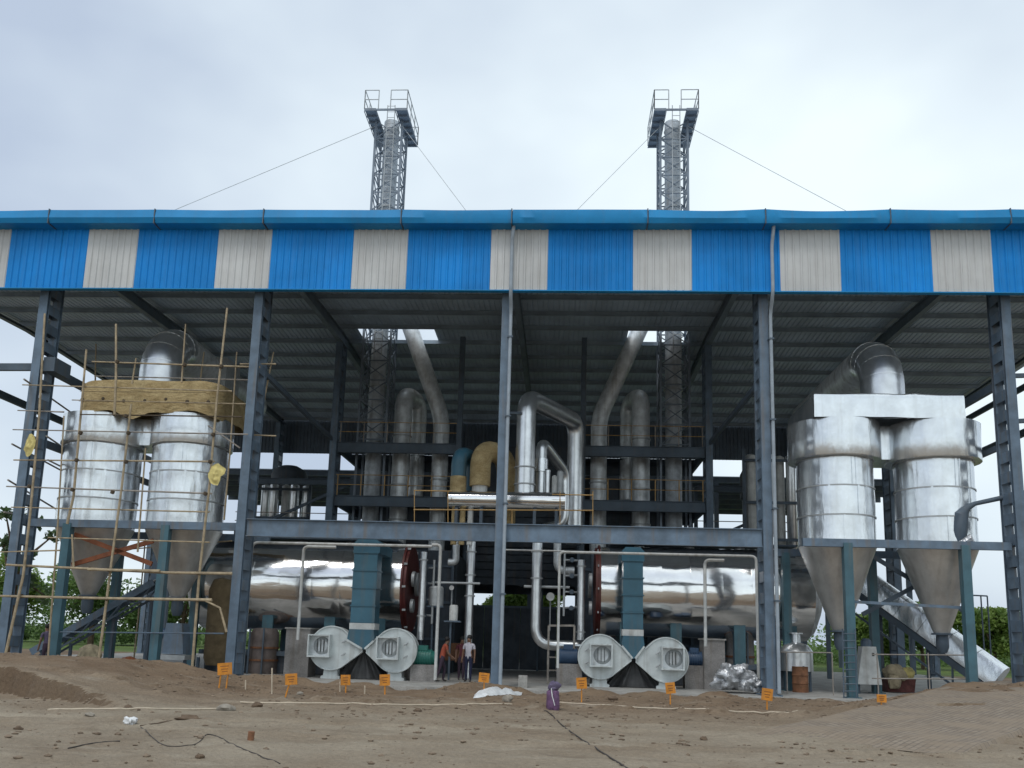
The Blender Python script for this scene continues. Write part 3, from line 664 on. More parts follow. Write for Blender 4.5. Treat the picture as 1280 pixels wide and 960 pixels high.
# ================================================================== DRAUGHT FANS AND THEIR Y-DUCTS
def fan(px, py, side, Y, label, apx, bpx_, bpy_, pxr=26.5):
    c = at(px, py, Y); r = pxr*.0305; T = thing('draught_fan', (c.x, Y, 0), label, 'fan', 'cream centrifugal fans at the foot of the drums')
    s = side                                   # +1: outlet points right
    apex = (at(apx, py, Y).x - s*.04, c.z-.02*r); bb = at(bpx_, bpy_, Y)
    pts = []; a0 = math.acos(min(.95, r/abs(apex[0]-c.x)))
    for k in range(29):
        an = a0 + (2*math.pi-2*a0)*k/28; pts.append((c.x+s*r*math.cos(an), c.z+r*math.sin(an)))
    pts.append((apex[0], apex[1]-.10)); pts.append((apex[0], apex[1]+.10))
    if s < 0: pts.reverse()
    cs = MB().prism(pts, Y, Y+.75).build('volute_casing', 'fan_white', T)
    rim = [Vector((x, Y-.015, z)) for x, z in pts] + [Vector((pts[0][0], Y-.015, pts[0][1]))]
    MB().tube(rim, .03, 6).build('casing_rim', 'fan_white', T, smooth=True)
    # square inlet box, open to the front
    bx = c.x - s*(.02 if s < 0 else .18)*1.0 - (.0 if s > 0 else .0); q = .37; bz = bb.z; fr = MB()
    bx = bb.x
    for (x0, x1, z0, z1) in ((bx-q, bx+q, bz-q-.05, bz-q), (bx-q, bx+q, bz+q, bz+q+.05), (bx-q-.05, bx-q, bz-q-.05, bz+q+.05), (bx+q, bx+q+.05, bz-q-.05, bz+q+.05)): fr.box(x0, x1, Y-.36, Y-.005, z0, z1)
    ib = fr.build('inlet_box', 'fan_white', T)
    MB().box(bx-q, bx+q, Y-.03, Y-.008, bz-q, bz+q).build('inlet_back', 'alu_dull', ib)
    MB().lathe((bx+.06, Y-.032, bz), (0,-1,0), [(0, .33), (.03, .30), (.05, .22)], 22).build('inlet_cone', 'galv', ib, smooth=True)
    for k in range(3): MB().box(bx-.12+k*.12, bx-.10+k*.12, Y-.09, Y-.035, bz-.25, bz+.25).build('guide_vane', 'dark_inside', ib)
    hx_ = c.x+(.5 if s > 0 else .42)*1.0
    if abs(hx_-bx) < .55: hx_ = bx-.52
    for dz in (.22, -.25): rod((hx_-.08, Y-.1, c.z+dz-.02), (hx_+.08, Y-.1, c.z+dz+.08), .025, 'galv', 'bolt_handle', T); 
    for dz in (.22, -.25): rod((hx_, Y-.11, c.z+dz+.03), (hx_, Y+.01, c.z+dz+.03), .02, 'galv', 'handle_pin', T)
    ft = [(c.x-.36, 0), (c.x+.36, 0), (c.x+.36, .09), (c.x+.27, .12), (c.x+.25, c.z-r*.9), (c.x-.25, c.z-r*.9), (c.x-.27, .12), (c.x-.36, .09)]
    MB().prism(ft, Y+.08, Y+.6).build('foot', 'fan_white', T)
    mo = MB().lathe((c.x-s*.05, Y+.85, c.z), (0,1,0), [(0, 0), (0, .28), (.7, .28), (.78, .2), (.78, 0)], 18).build('motor', 'motor_blue', T, smooth=True)
    MB().box(c.x-.3, c.x+.3, Y+.8, Y+1.7, 0, c.z-.2).build('motor_plinth', 'plinth', T)
    return apex
Yf = 2.4
fan(414, 810, 1, Yf, 'far left cream fan with its square inlet at the left of the casing', 454, 401, 807); fan(494, 813, -1, Yf, 'cream fan below the left drum, right of the dark pleated tarpaulin', 457, 486, 810)
fan(750, 821, 1, Yf, 'cream fan below the right drum, left of the blue-green Y-duct', 790, 751, 819); fan(833, 825, -1, Yf, 'far right cream fan facing its twin under the right drum', 794, 840, 823)

def ydd(pl, pr, ptop, pfl, phex, pax, apy, label):
    Y = Yf+.05; xl, xr = at(pl, 720, Y).x, at(pr, 720, Y).x; cx = (xl+xr)/2
    zt = at((pl+pr)/2, ptop, Y).z; zf = at((pl+pr)/2, pfl, Y).z; zh = at((pl+pr)/2, phex, Y).z; za = at(pax, apy, Y).z; ax = at(pax, apy, Y).x
    T = thing('fan_duct', (cx, Y, za), label, 'duct', 'blue-green fan ducts in front of the drums')
    n = 4
    for k in range(n):
        z0 = zf+.25+(zt-zf-.25)*k/n; z1 = zf+.25+(zt-zf-.25)*(k+1)/n
        MB().box(xl+.008*(k % 2), xr-.008*(k % 2), Y, Y+.85, z0, z1-.012).build('duct_section', 'teal', T)
        for z in (z1-.05,): MB().box(xl-.04, xr+.04, Y-.035, Y+.88, z, z+.045).build('duct_flange', 'teal', T)
    MB().box(xl-.02, xr+.02, Y-.02, Y+.87, zf+.005, zf+.24).build('flexible_joint', 'white_pipe', T)
    w = (xr-xl)/2
    MB().prism([(cx-w, zf), (cx-w*1.12, zh), (ax, za), (cx+w*1.12, zh), (cx+w, zf)], Y-.1, Y+.8).build('breeches_piece', 'teal', T)
    for s in (-1, 1): beam((cx+s*w*1.1, Y-.13, zh-.05), (ax+s*.05, Y-.13, za+.03), .05, .07, 'fan_white', 'edge_angle', T)
    # bend over the drum
    zc = zt; MB().prism([(xl-.05, zc+.002), (xr+.05, zc+.002), (xr+.05, zc+.35), (xr-.1, zc+.5), (xl+.1, zc+.5), (xl-.05, zc+.35)], Y+.1, Y+2.6).build('top_elbow', 'teal', T)
ydd(441, 471, 690, 787, 799, 455, 812, 'blue-green Y-duct in front of the left drum'); ydd(779, 804, 700, 795, 806, 792, 824, 'blue-green Y-duct in front of the right drum')

def pleated(pax, apy, pl, pr, pby, label):
    Y = Yf+.42; a = at(pax, apy-4, Y); l = at(pl, pby, Y).x; r = at(pr, pby, Y).x; mb = MB(); n = 26; vs = []
    for lev in range(6):
        u = lev/5
        for k in range(n):
            v = k/(n-1); x = a.x + ((l+(r-l)*v)-a.x)*u; y = Y + .10*u*math.sin(v*34+1.3*lev*.2)*(.6+.4*math.sin(v*9)) - .15*u
            vs.append((x, y, a.z*(1-u)+.02))
    fs = [(i*n+j, (i+1)*n+j, (i+1)*n+j+1, i*n+j+1) for i in range(5) for j in range(n-1)]
    bk = len(vs); vs += [(x, Yf+1.3, z) for (x, y, z) in vs[:]]; fs += [(bk+i*n+j, bk+i*n+j+1, bk+(i+1)*n+j+1, bk+(i+1)*n+j) for i in range(5) for j in range(n-1)]
    for i in range(5): fs += [(i*n, bk+i*n, bk+(i+1)*n, (i+1)*n), (i*n+n-1, (i+1)*n+n-1, bk+(i+1)*n+n-1, bk+i*n+n-1)]
    o = mb.add(vs, fs).build('tarpaulin', 'tarp_black', smooth=True, ang=70, base=True); tag(o, label, 'tarpaulin')
pleated(455, 812, 421, 482, 845, 'dark pleated tarpaulin tent between the two left fans'); pleated(792, 824, 757, 828, 858, 'black sheet put in for the dark hollow between the two right fans')  # the right-hand one is a black sheet added for the dark hollow there

# concrete pedestals
for (xl, xr, yt, lab) in ((358, 388, 786, 'tall grey concrete block beside the far left fan'), (880, 906, 800, 'tall grey concrete block right of the far right fan'), (398, 414, 792, None)):
    if lab is None: continue
    Y = 3.0; a, b = at(xl, yt, Y), at(xr, yt, Y); T = thing('concrete_pedestal', ((a.x+b.x)/2, Y+.5, 0), lab, 'pedestal')
    MB().box(a.x, b.x, Y, Y+1.1, 0, a.z).build('block', 'plinth', T); MB().box(a.x-.05, b.x+.05, Y-.05, Y+1.15, a.z+.002, a.z+.06).build('cap_plate', 'concrete', T)
# cylindrical cladded vessel behind the second column
for (px, w, yt, Y, m, lab) in ((332, 34, 785, 5.0, 'vessel_brown', 'brownish upright vessel under the left end of the left drum'), (925, 34, 792, 6.0, 'plinth', 'grey upright vessel under the right end of the right drum')):
    a = at(px-w/2, yt, Y); b = at(px+w/2, yt, Y); r = (b.x-a.x)/2; cx = (a.x+b.x)/2; T = thing('upright_vessel', (cx, Y, 0), lab, 'vessel')
    MB().lathe((cx, Y, 0), (0,0,1), [(0, r), (a.z-.2, r), (a.z, r*.8), (a.z+.03, 0)], 28).build('shell', m, T, smooth=True)
    for z in (.5, a.z*.55): MB().lathe((cx, Y, z), (0,0,1), [(0, r+.002), (0, r+.04), (.08, r+.04), (.08, r+.002)], 28).build('hoop', 'rust', T, smooth=True)
    for s in (-.7, .3): beam((cx+s*r, Y-r-.1, 0), (cx+s*r, Y-r-.1, a.z), .06, .06, 'steel_dark', 'stay', T)

# ================================================================== CYCLONE DUST COLLECTORS
def cyclone_set(cxs, zring1, zring0, zbeam, ztip, r, rr, label, wool, bx0, bx1, zt):
    Y = 2.2; Yb = 4.9; cx = sum(cxs)/2
    T = thing('dust_collector', (cx, 3.5, 0), label, 'dust collector')
    for yi, yc in enumerate((Y,)):
        for x in cxs:
            mb = MB().lathe((x, yc, zring0), (0,0,1), [(0, r*.97), (0, rr), (.02, rr+.01), ((zring1-zring0)*.5, rr), (zring1-zring0-.02, rr+.01), (zring1-zring0, rr*.9)], 44, wob=.035)
            mb.build('inlet_ring', 'foil', T, smooth=True, ang=50)
            n = 3; h = (zring0-zbeam)/n
            for k in range(n):
                z = zbeam+k*h; e = .012*(k % 2)
                cs_ = MB().lathe((x, yc, z), (0,0,1), [(0, r+e), (h*.33, r+e), (h*.66, r+e), (h+.02, r+e)], 44, wob=.02).build('cladding_sheet', 'foil', T, smooth=True, ang=50)
                for an in (math.radians(-150+35*k), math.radians(-95+23*k), math.radians(-40-17*k)):
                    sp = V(x+(r+e+.012)*math.cos(an), yc+(r+e+.012)*math.sin(an), 0); beam(sp+V(0, 0, z+.01), sp+V(0, 0, z+h), .07, .03, 'foil', 'lap_seam', cs_, up=(math.cos(an), math.sin(an), 0))
                MB().lathe((x, yc, z+h-.03), (0,0,1), [(0, r+.02), (0, r+.035), (.05, r+.035), (.05, r+.02)], 44).build('band', 'galv', cs_, smooth=True)
            hc = zbeam-ztip
            cn = MB().lathe((x, yc, ztip), (0,0,1), [(0, .27), (hc*.25, .27+(r-.27)*.25), (hc*.5, .27+(r-.27)*.5), (hc*.75, .27+(r-.27)*.75), (hc, r+.01)], 44, wob=.025).build('cone', 'foil_cone', T, smooth=True, ang=50)
            flange((x, yc, ztip-.03), (0,0,1), .36, .06, 'steel_dark', cn)
            MB().lathe((x, yc, ztip-.7), (0,0,1), [(0, .12), (0, .14), (.2, .22), (.45, .22), (.64, .2)], 16).build('ash_valve', 'steel_dark', T, smooth=True)
    x0, x1 = bx0, bx1
    nx = 18; vs = []
    for (z, ins) in ((zring1-(.02 if not wool else .05), 0), (zring1+.35, 0), (zt-.16, .03 if wool else 0), (zt-.04, .12 if wool else .01), (zt, .3 if wool else .06)):
        ring = []; ex = 7.0 if wool else 16.0; hx, hy = (x1-x0)/2-ins, (4.3-.62)/2-ins
        for k in range(64):
            an = 2*math.pi*(k+.5)/64; ca, sa = math.cos(an), math.sin(an); f_ = (abs(ca)**ex+abs(sa)**ex)**(-1/ex)
            ring.append(((x0+x1)/2+hx*ca*f_, (.62+4.3)/2+hy*sa*f_))
        if not wool:
            X0, X1, Y0_, Y1_ = x0+ins, x1-ins, .62+ins, 4.3-ins; ring = []
            for (ax_, ay_, bx_, by_) in ((X0, Y0_, X1, Y0_), (X1, Y0_, X1, Y1_), (X1, Y1_, X0, Y1_), (X0, Y1_, X0, Y0_)):
                for k in range(16): ring.append((ax_+(bx_-ax_)*k/16, ay_+(by_-ay_)*k/16))
        am = .09 if wool else .05
        for (a, b) in ring:
            q = Vector((a*1.1, b*1.1, z*1.3)); d = mnoise.noise(q)*am; zz = z + mnoise.noise(q+Vector((9, 0, 0)))*(.10 if z == zt or (wool and z < zring1) else .03)
            if wool and z < zring1 and b < 1.5: zz -= .30*math.exp(-((a-cx)/.5)**2)+.16*math.exp(-((a-x0)/.4)**2)+.2*math.exp(-((a-x1)/.5)**2)-.03
            vs.append((a+d, b+d, zz))
    MB().box(cxs[0]+1.0, cxs[1]-1.0, 1.95, 3.6, zring0+.1, zring1-.02).build('web_panel', 'foil', T)
    m = len(ring); fs = [(i*m+j, i*m+(j+1) % m, (i+1)*m+(j+1) % m, (i+1)*m+j) for i in range(4) for j in range(m)] + [tuple(4*m+j for j in range(m))]
    pl = MB().add(vs, fs).build('outlet_plenum', 'wool' if wool else 'foil', T, smooth=True, ang=40)
    if wool:
        for k in range(7):
            x = x0+.35+(x1-x0-.7)*k/6; MB().lathe((x, .66, zring1+.40+.05*math.sin(k*2)), (0,-1,0), [(0, .07), (.06, .06), (.075, 0)], 8).build('fixing_pin', 'rope', pl, smooth=True)
        for z in (zring1+.3, zring1+.68): rod((x0+.3, .50, z), (x1-.4, .50, z+.02), .008, 'rope', 'tie_wire', pl)
    return T, cx, zt
# right-hand collector
T, cx, zt = cyclone_set((at(1044, 620, 2.2).x, at(1168, 620, 2.2).x), at(1110, 524, 1.0).z, at(1110, 571, 1.0).z, at(1110, 683, 1.5).z, at(1043, 788, 2.2).z, 1.37, 1.66, 'right-hand pair of silver cyclones wrapped in foil with a foil-clad box on top', False, at(1017, 500, .62).x, at(1206, 500, .62).x, at(1110, 492, .62).z)
def frame(T, legs, zb, zlow, br, px_l, px_r):
    for (x, y, z1) in legs:
        beam((x, y, 0), (x, y, z1), .3, .3, 'teal_leg', 'leg', T, up=(0,1,0)); MB().box(x-.25, x+.25, y-.25, y+.25, 0, .03).build('base_plate', 'teal_leg', T)
    xs_ = sorted(set(l[0] for l in legs)); ys_ = sorted(set(l[1] for l in legs))
    for y in ys_: beam((px_l, y, zb), (px_r, y, zb), .2, .28, 'steel_blue', 'ring_beam', T)
zb = at(1110, 680, .45).z
lx0, lx1 = at(1063, 800, .45).x, at(1212, 800, .45).x
frame(T, [(lx0, .45, zb), (lx1, .45, zb), (lx0-1.2, 4.2, zb), (lx1-1.9, 4.2, zb)], zb, 2.2, 0, at(1003, 678, .45).x, 17.8)
for a, b in (((1082, 690), (1215, 770)), ((1078, 768), (1205, 700))): beam(at(*a, 3.4), at(*b, 3.4), .09, .16, 'steel_dark', 'cross_brace', T)
beam(at(1062, 752, .7), at(1210, 760, .7), .08, .1, 'steel_blue', 'tie', T)
el = [(cx, 2.6, zt-.1), (cx, 2.6, zt+1.75), (cx, 4.2, zt+1.75)]; xr = cx
def elbow_duct(x, zt, T, r=.8):
    c = Vector((x, 2.3, zt-.25)); pts = [c]
    for k in range(9):
        an = math.pi/2*k/8; pts.append(Vector((x, 2.3+1.35*(1-math.cos(an)), zt+.75+1.35*math.sin(an))))
    d = MB().tube(pts, r, 24).build('elbow', 'alu_pipe', T, smooth=True, ang=60)
    MB().tube([pts[-1], Vector((x, 12.5, zt+2.1))], r-.01, 24).build('outlet_duct', 'alu_dull', T, smooth=True, ang=60)
    for k in (2, 4, 6, 8): MB().tube([pts[k]-(pts[k]-pts[k-1]).normalized()*.02, pts[k]+(pts[k]-pts[k-1]).normalized()*.02], r+.006, 24).build('seam_band', 'alu_pipe', d, smooth=True)
    flange((x, 2.3, zt+.03), (0,0,1), r+.1, .06, 'galv', d)
elbow_duct(at(1102, 470, 2.3).x, zt, T)
# left-hand collector
T2, cx, zt = cyclone_set((at(126, 600, 2.2).x, at(236, 600, 2.2).x), at(170, 516, 1.0).z, at(170, 553, 1.0).z, at(170, 660, 1.5).z, at(113, 744, 2.2).z, 1.42, 1.55, 'left-hand pair of silver cyclones topped with yellow mineral wool inside bamboo scaffolding', True, at(92, 495, .62).x, at(272, 495, .62).x, at(190, 473, .62).z)
zb = at(170, 656, .45).z
l0, l1 = at(72, 780, .45).x, at(197, 780, .45).x
frame(T2, [(l0, .45, zb), (l1, .45, zb), (at(138, 800, 4.2).x, 4.2, zb), (at(240, 800, 4.2).x, 4.2, zb)], zb, 2.2, 0, -17.6, -9.7)
for a, b in (((93, 668), (190, 705)), ((90, 706), (192, 676))): beam(at(*a, .9), at(*b, .9), .08, .17, 'orange_primer', 'cross_brace', T2)
elbow_duct(at(203, 455, 2.3).x, zt, T2, r=.82)
for x, y in ((175, 430),):
    c = at(262, 452, 6); MB().box(c.x-.8, c.x+.8, 6, 7.6, c.z-1.4, c.z+.2).build('damper_box', 'galv', T2)
# ladder + platform parts on right collector
for s in (1053, 1069): rod(at(s, 786, .15), at(s+2, 876, .15), .025, 'steel_dark', 'ladder_rail', T)
for y in range(792, 874, 9): rod(at(1053, y, .15), at(1070, y, .15), .018, 'steel_dark', 'ladder_rung', T)

# ================================================================== BAMBOO SCAFFOLD
SC = thing('bamboo_scaffold', (-13.5, -.3, 0), 'bamboo pole scaffold lashed around the left cyclones', 'scaffold')
def pole(pts, Y, r=.05, m='bamboo', name='pole'):
    w = [at(x, y, Y) for x, y in pts]; return MB().tube(w, [r*(1-.25*i/max(1, len(w)-1)) for i in range(len(w))][::-1], 7).build(name, m, SC, smooth=True)
VP_ = [([(56, 392), (49, 520), (38, 640), (29, 720), (6, 822)], -.7), ([(108, 437), (99, 540), (92, 620), (84, 655)], -.3), ([(145, 405), (145, 470), (143, 520)], -.3),
       ([(164, 505), (152, 610), (141, 690), (132, 760), (122, 836)], -.5), ([(284, 385), (271, 500), (262, 605), (249, 720), (239, 850)], -.5), ([(232, 405), (227, 478)], .3),
       ([(170, 448), (165, 480)], .3), ([(120, 430), (119, 480)], 5.5), ([(342, 440), (330, 500)], 1.5), ([(283, 500), (276, 650)], 6.2)]
VP_ += [([(80, 520), (72, 660), (60, 822)], -.1), ([(296, 440), (288, 560), (280, 650)], .9), ([(188, 600), (176, 740), (166, 836)], 5.8), ([(255, 440), (250, 478)], 3), ([(182, 560), (172, 690)], -.2)]
for p, Y in VP_: pole(p, Y, .05 if Y < -.25 else .036)
HP_ = [([(115, 452), (230, 456), (325, 459)], .2, 'bamboo', .038), ([(28, 481), (290, 489)], -.2, 'bamboo', .03), ([(100, 518), (303, 521)], -.35, 'rope', .03), ([(16, 537), (310, 543)], -.3, 'pole_grey', .03), ([(17, 575), (268, 577)], -.45, 'bamboo', .035),
       ([(8, 608), (265, 617)], -.45, 'pole_grey', .035), ([(22, 513), (80, 515)], -.5, 'pole_grey', .03), ([(8, 706), (110, 711), (210, 716), (290, 717)], -.6, 'bamboo', .055), ([(0, 745), (130, 748), (265, 750)], -.6, 'bamboo', .055),
       ([(0, 690), (75, 688)], -.6, 'bamboo', .03), ([(110, 712), (200, 714)], -.75, 'bamboo', .06), ([(90, 668), (92, 710)], -.5, 'bamboo', .04), ([(300, 455), (345, 455)], .6, 'bamboo', .035), ([(300, 543), (345, 545)], .6, 'bamboo', .03), ([(260, 532), (300, 560)], .4, 'pole_grey', .03),
       ([(255, 750), (275, 760), (283, 790)], -.6, 'bamboo', .045), ([(75, 790), (280, 792)], .2, 'steel_blue', .03), ([(120, 690), (290, 676)], 3, 'bamboo', .03)]
HP_ += [([(14, 634), (262, 640)], -.35, 'bamboo', .03), ([(60, 672), (262, 678)], -.45, 'bamboo', .03), ([(90, 500), (310, 505)], .1, 'bamboo', .026), ([(118, 470), (312, 475)], 1.2, 'pole_grey', .03)]
for p, Y, m, r in HP_: pole(p, Y, r, m, 'ledger')
DP_ = [((30, 474), (95, 520)), ((15, 555), (80, 590)), ((10, 600), (76, 640)), ((5, 640), (80, 655)), ((58, 545), (80, 560)), ((60, 575), (80, 585))]
for a, b in DP_: MB().tube([at(*a, -.5), at(*b, 4.5)], .035, 6).build('transom', 'pole_grey', SC, smooth=True)
for (x, y) in ((100, 541), (160, 541), (157, 520), (266, 543), (95, 575), (157, 577), (262, 577), (90, 612), (140, 615), (256, 617), (36, 608), (112, 711), (135, 712), (246, 716), (100, 747), (132, 748), (229, 749), (146, 452), (230, 456), (276, 458), (26, 745), (30, 707)):
    c = at(x, y, -.55); MB().lathe(c-V(.0, 0, .07), (.3, 0, 1), [(0, .04), (.02, .075), (.12, .075), (.14, .04)], 8).build('lashing', 'rope', SC, smooth=True)
def sheet_scrap(px, py, w, h, Y, label):
    c = at(px, py, Y); n = 12; vs = []
    for side in (-1, 1):
        for i in range(n+1):
            for j in range(16):
                an = 2*math.pi*j/16; rr = i/n*(1+.35*mnoise.noise((math.cos(an)*1.3+px, math.sin(an)*1.3, 2))+.2*mnoise.noise((math.cos(an)*3+px, math.sin(an)*3, 5)))
                u, v = rr*math.cos(an)*.5, rr*math.sin(an)*.5
                vs.append((c.x+u*w+.15*v*w, c.y+side*.035*math.cos(i/n*math.pi/2)+.06*mnoise.noise((u*5+px, v*5, 1)), c.z+v*h))
    m_ = (n+1)*16; fs = []
    for q in range(2):
        for i in range(n):
            for j in range(16):
                f_ = (q*m_+i*16+j, q*m_+i*16+(j+1) % 16, q*m_+(i+1)*16+(j+1) % 16, q*m_+(i+1)*16+j); fs.append(f_ if q == 0 else f_[::-1])
    o = MB().add(vs, fs).build('hanging_rag', 'sack_yellow', smooth=True, ang=80); tag(o, label, 'rag')
sheet_scrap(37, 556, .38, .85, -.85, 'yellowish rag hanging on the far left scaffold pole'); sheet_scrap(270, 592, .6, .75, -.75, 'yellowish rag hanging right of the left cyclones')

# ================================================================== CENTRAL PIPEWORK
Yh = 4.6
hl, hr = at(561, 624, Yh), at(706, 630, Yh); SH = thing('steam_header', ((hl.x+hr.x)/2, Yh, hl.z-.4), 'silver header pipe with wool-lagged and silver branches behind the centre column', 'pipework')
nseg = 7; dx = (hr.x-hl.x)/nseg
for k in range(nseg):
    MB().lathe((hl.x+k*dx-.01, Yh, hl.z), (1,0,0), [(0, 0), (0, .36+.01*(k % 2)), (dx+.02, .36+.01*(k % 2)), (dx+.02, 0)], 24).build('header_section', 'alu', SH, smooth=True)
for k in (.5, 2, 5.2, 6.5): MB().box(hl.x+k*dx-.06, hl.x+k*dx+.06, Yh-.15, Yh+.15, 5.7, hl.z-.35).build('support', 'steel_dark', SH)
def rz(px, py, Y): return at(px, py, Y).z
x1 = at(657, 560, Yh+.3).x
e2 = at(720, 527, 11.0)
pipe('main_loop', [(x1, Yh+.3, hl.z), (x1, Yh+.3, rz(660, 497, Yh+.3)), (e2.x, 11.0, e2.z), (e2.x, 11.0, 6.2)], .40, 'alu_pipe', SH, rad=.8, n=20)
for py in (585, 606): flange((x1, Yh+.3, rz(655, py, Yh+.3)), (0,0,1), .46, .05, 'galv', SH)
MB().box(x1-.75, x1-.2, Yh-.12, Yh-.02, rz(655, 517, Yh)-.05, rz(655, 517, Yh)+.05).build('pipe_stay', 'steel_dark', SH)
x2 = at(676, 600, Yh+1.2).x; e3 = at(706, 590, 8.0)
pipe('small_loop', [(x2, Yh+1.2, hl.z), (x2, Yh+1.2, rz(674, 552, Yh+1.2)), (e3.x, 8.0, e3.z), (e3.x, 8.0, rz(706, 655, 8)), (e3.x-.9, 8.0, rz(706, 662, 8))], .24, 'alu_pipe', SH, rad=.45, n=16)
MB().lathe((x2, Yh+1.2, rz(674, 590, Yh+1.2)), (0,0,1), [(0, .25), (0, .30), (.55, .30), (.55, .25)], 18).build('valve_lagging', 'foil', SH, smooth=True)
for px, w, yt, m in ((684, .13, 588, 'alu_pipe'), (693, .12, 596, 'white_pipe'), (646, .10, 560, 'alu_pipe'), (700, .14, 590, 'galv')):
    c = at(px, 610, Yh+1.0); MB().lathe((c.x, Yh+1.0, hl.z), (0,0,1), [(0, w), (rz(px, yt, Yh+1)-hl.z, w), (rz(px, yt, Yh+1)-hl.z+.06, w*.5)], 12).build('branch_pipe', m, SH, smooth=True)
c = at(600, 600, Yh+.2); zt_ = rz(603, 574, Yh+.2)
pipe('lagged_elbow', [(c.x, Yh+.2, hl.z+.6), (c.x, Yh+.2, zt_+.45), (c.x+1.0, Yh+1.6, zt_+.45), (c.x+1.0, Yh+1.6, hl.z-1)], .43, 'wool', SH, rad=.9, n=18)
MB().lathe((c.x, Yh+.2, hl.z+.3), (0,0,1), [(0, .32), (.36, .32), (.36, .2)], 18).build('collar', 'white_pipe', SH, smooth=True)
c = at(573, 600, Yh+.2); z1 = rz(573, 596, Yh+.2); z2 = rz(573, 572, Yh+.2)
MB().lathe((c.x, Yh+.2, hl.z+.1), (0,0,1), [(0, .34), (z1-hl.z-.1, .34)], 18).build('lagging', 'wool', SH, smooth=True)
pipe('teal_bend', [(c.x, Yh+.2, z1-.05), (c.x, Yh+.2, z2+.2), (c.x+.5, Yh+1.3, z2+.2), (c.x+.5, Yh+1.3, hl.z)], .32, 'teal', SH, rad=.6, n=16)
for px in (568, 578, 588): c = at(px, 645, Yh+.1); rod((c.x, Yh+.1, 5.4), (c.x, Yh+.1, hl.z-.3), .12, 'wool' if px < 585 else 'white_pipe', 'down_leg', SH)
# orange guard rails along the header
GR = thing('guard_rail', (at(560, 637, 3.6).x, 3.6, 5.7), 'orange-yellow guard rail along the silver header above the platform beam', 'rail')
for (xa, xb, y) in ((517, 565, 613), (517, 742, 637), (690, 742, 618)): rod(at(xa, y, 3.7), at(xb, y+1, 3.7), .026, 'yellow_rail', 'rail', GR)
for x in (518, 560, 640, 700, 741): rod(at(x, 662, 3.7), at(x, 614 if x < 570 or x > 690 else 637, 3.7), .018, 'yellow_rail', 'rail_post', GR)
# tall downpipes
def vpipe(pts, Y, r, m, label, rad=None, bands=()):
    w = [at(x, y, Y) for x, y in pts]
    for i in range(1, len(w)):                          # true verticals and horizontals
        if abs(pts[i][0]-pts[i-1][0]) < abs(pts[i][1]-pts[i-1][1]): w[i].x = w[i-1].x
        else: w[i].z = w[i-1].z
    T = thing('pipe_run', (w[0].x, Y, min(q.z for q in w)), label, 'pipe'); pipe('pipe', w, r, m, T, rad=rad, n=14)
    for y in bands: flange((w[0].x, Y, at(pts[0][0], y, Y).z), (0,0,1), r+.04, .06, 'galv', T)
    return T
vpipe([(590, 665), (586, 800), (586, 848)], 5.4, .18, 'alu_pipe', 'straight silver pipe standing behind the man in the pale shirt', bands=(690, 719, 745))
vpipe([(672, 670), (670, 806), (735, 808)], 5.0, .21, 'alu_pipe', 'silver pipe dropping beside the centre column and bending right at the bottom', rad=.75, bands=(690, 723))
vpipe([(697, 672), (697, 713), (718, 714)], 6.0, .16, 'alu_dull', 'short grey elbow pipe high on the right of the centre column', rad=.4)
vpipe([(571, 672), (571, 703), (560, 712)], 6.0, .15, 'alu_dull', 'short grey elbow pipe high on the left of the centre column', rad=.3)
vpipe([(530, 690), (527, 800)], 4.6, .14, 'alu_pipe', 'silver standpipe in front of the left red end plate', bands=(700, 770))
vpipe([(727, 700), (726, 800)], 4.6, .15, 'alu_pipe', 'silver standpipe in front of the right red end plate', bands=(708, 790))
vpipe([(540, 728), (600, 729)], 5.2, .05, 'galv', 'thin level pipe left of the centre column'); vpipe([(655, 733), (712, 734)], 5.2, .06, 'galv', 'thin level pipe right of the centre column')
# thin pale conduits round the drums
vpipe([(303, 838), (316, 678), (540, 681)], 1.6, .055, 'white_pipe', 'thin pale pipe up the second column and across the left drum', rad=.25)
vpipe([(372, 800), (375, 683), (420, 684)], 1.9, .06, 'white_pipe', 'thin pale upright pipe in front of the left drum', rad=.2)
vpipe([(540, 681), (551, 681), (548, 850)], 1.6, .06, 'white_pipe', 'thin pale bent pipe beside the man in red', rad=.2)
vpipe([(697, 835), (703, 690), (712, 684), (945, 691), (945, 866)], 1.6, .05, 'white_pipe', 'long thin pale pipe framing the right drum', rad=.2)
vpipe([(882, 808), (880, 700), (905, 697)], 1.8, .06, 'white_pipe', 'thin pale upright pipe in front of the right drum', rad=.2)
vpipe([(620, 687), (705, 688)], 2.2, .03, 'white_pipe', 'very thin pale pipe crossing right of the centre column')

# ================================================================== CONVEYORS AND SMALL PLANT
CV = thing('inclined_conveyor', atg(50, 822), 'dark blue-grey inclined conveyor rising under the left cyclones', 'conveyor')
a, b = at(44, 815, 3.2), at(196, 728, 4.2)
for dy in (-.3, .3):
    beam(a+V(0, dy, 0), b+V(0, dy, 0), .05, .26, 'steel_blue', 'side_plate', CV); beam(a+V(0, dy, -.5), b+V(0, dy, -.5), .06, .08, 'steel_dark', 'lower_chord', CV)
    for k in range(8):
        u0, u1 = k/8, (k+1)/8; beam(a.lerp(b, u0)+V(0, dy, -.5 if k % 2 else -.1), a.lerp(b, u1)+V(0, dy, -.1 if k % 2 else -.5), .04, .05, 'steel_dark', 'lattice', CV)
beam(a+V(0, 0, .1), b+V(0, 0, .1), .58, .03, 'galv', 'belt', CV)
for u in (.3, .65, .97): c = a.lerp(b, u); beam((c.x, c.y, 0), (c.x, c.y, c.z-.5), .1, .1, 'steel_dark', 'support_leg', CV)
CV2 = thing('enclosed_conveyor', atg(1250, 862), 'pale silver enclosed conveyor sloping down to the right below the right cyclones', 'conveyor')
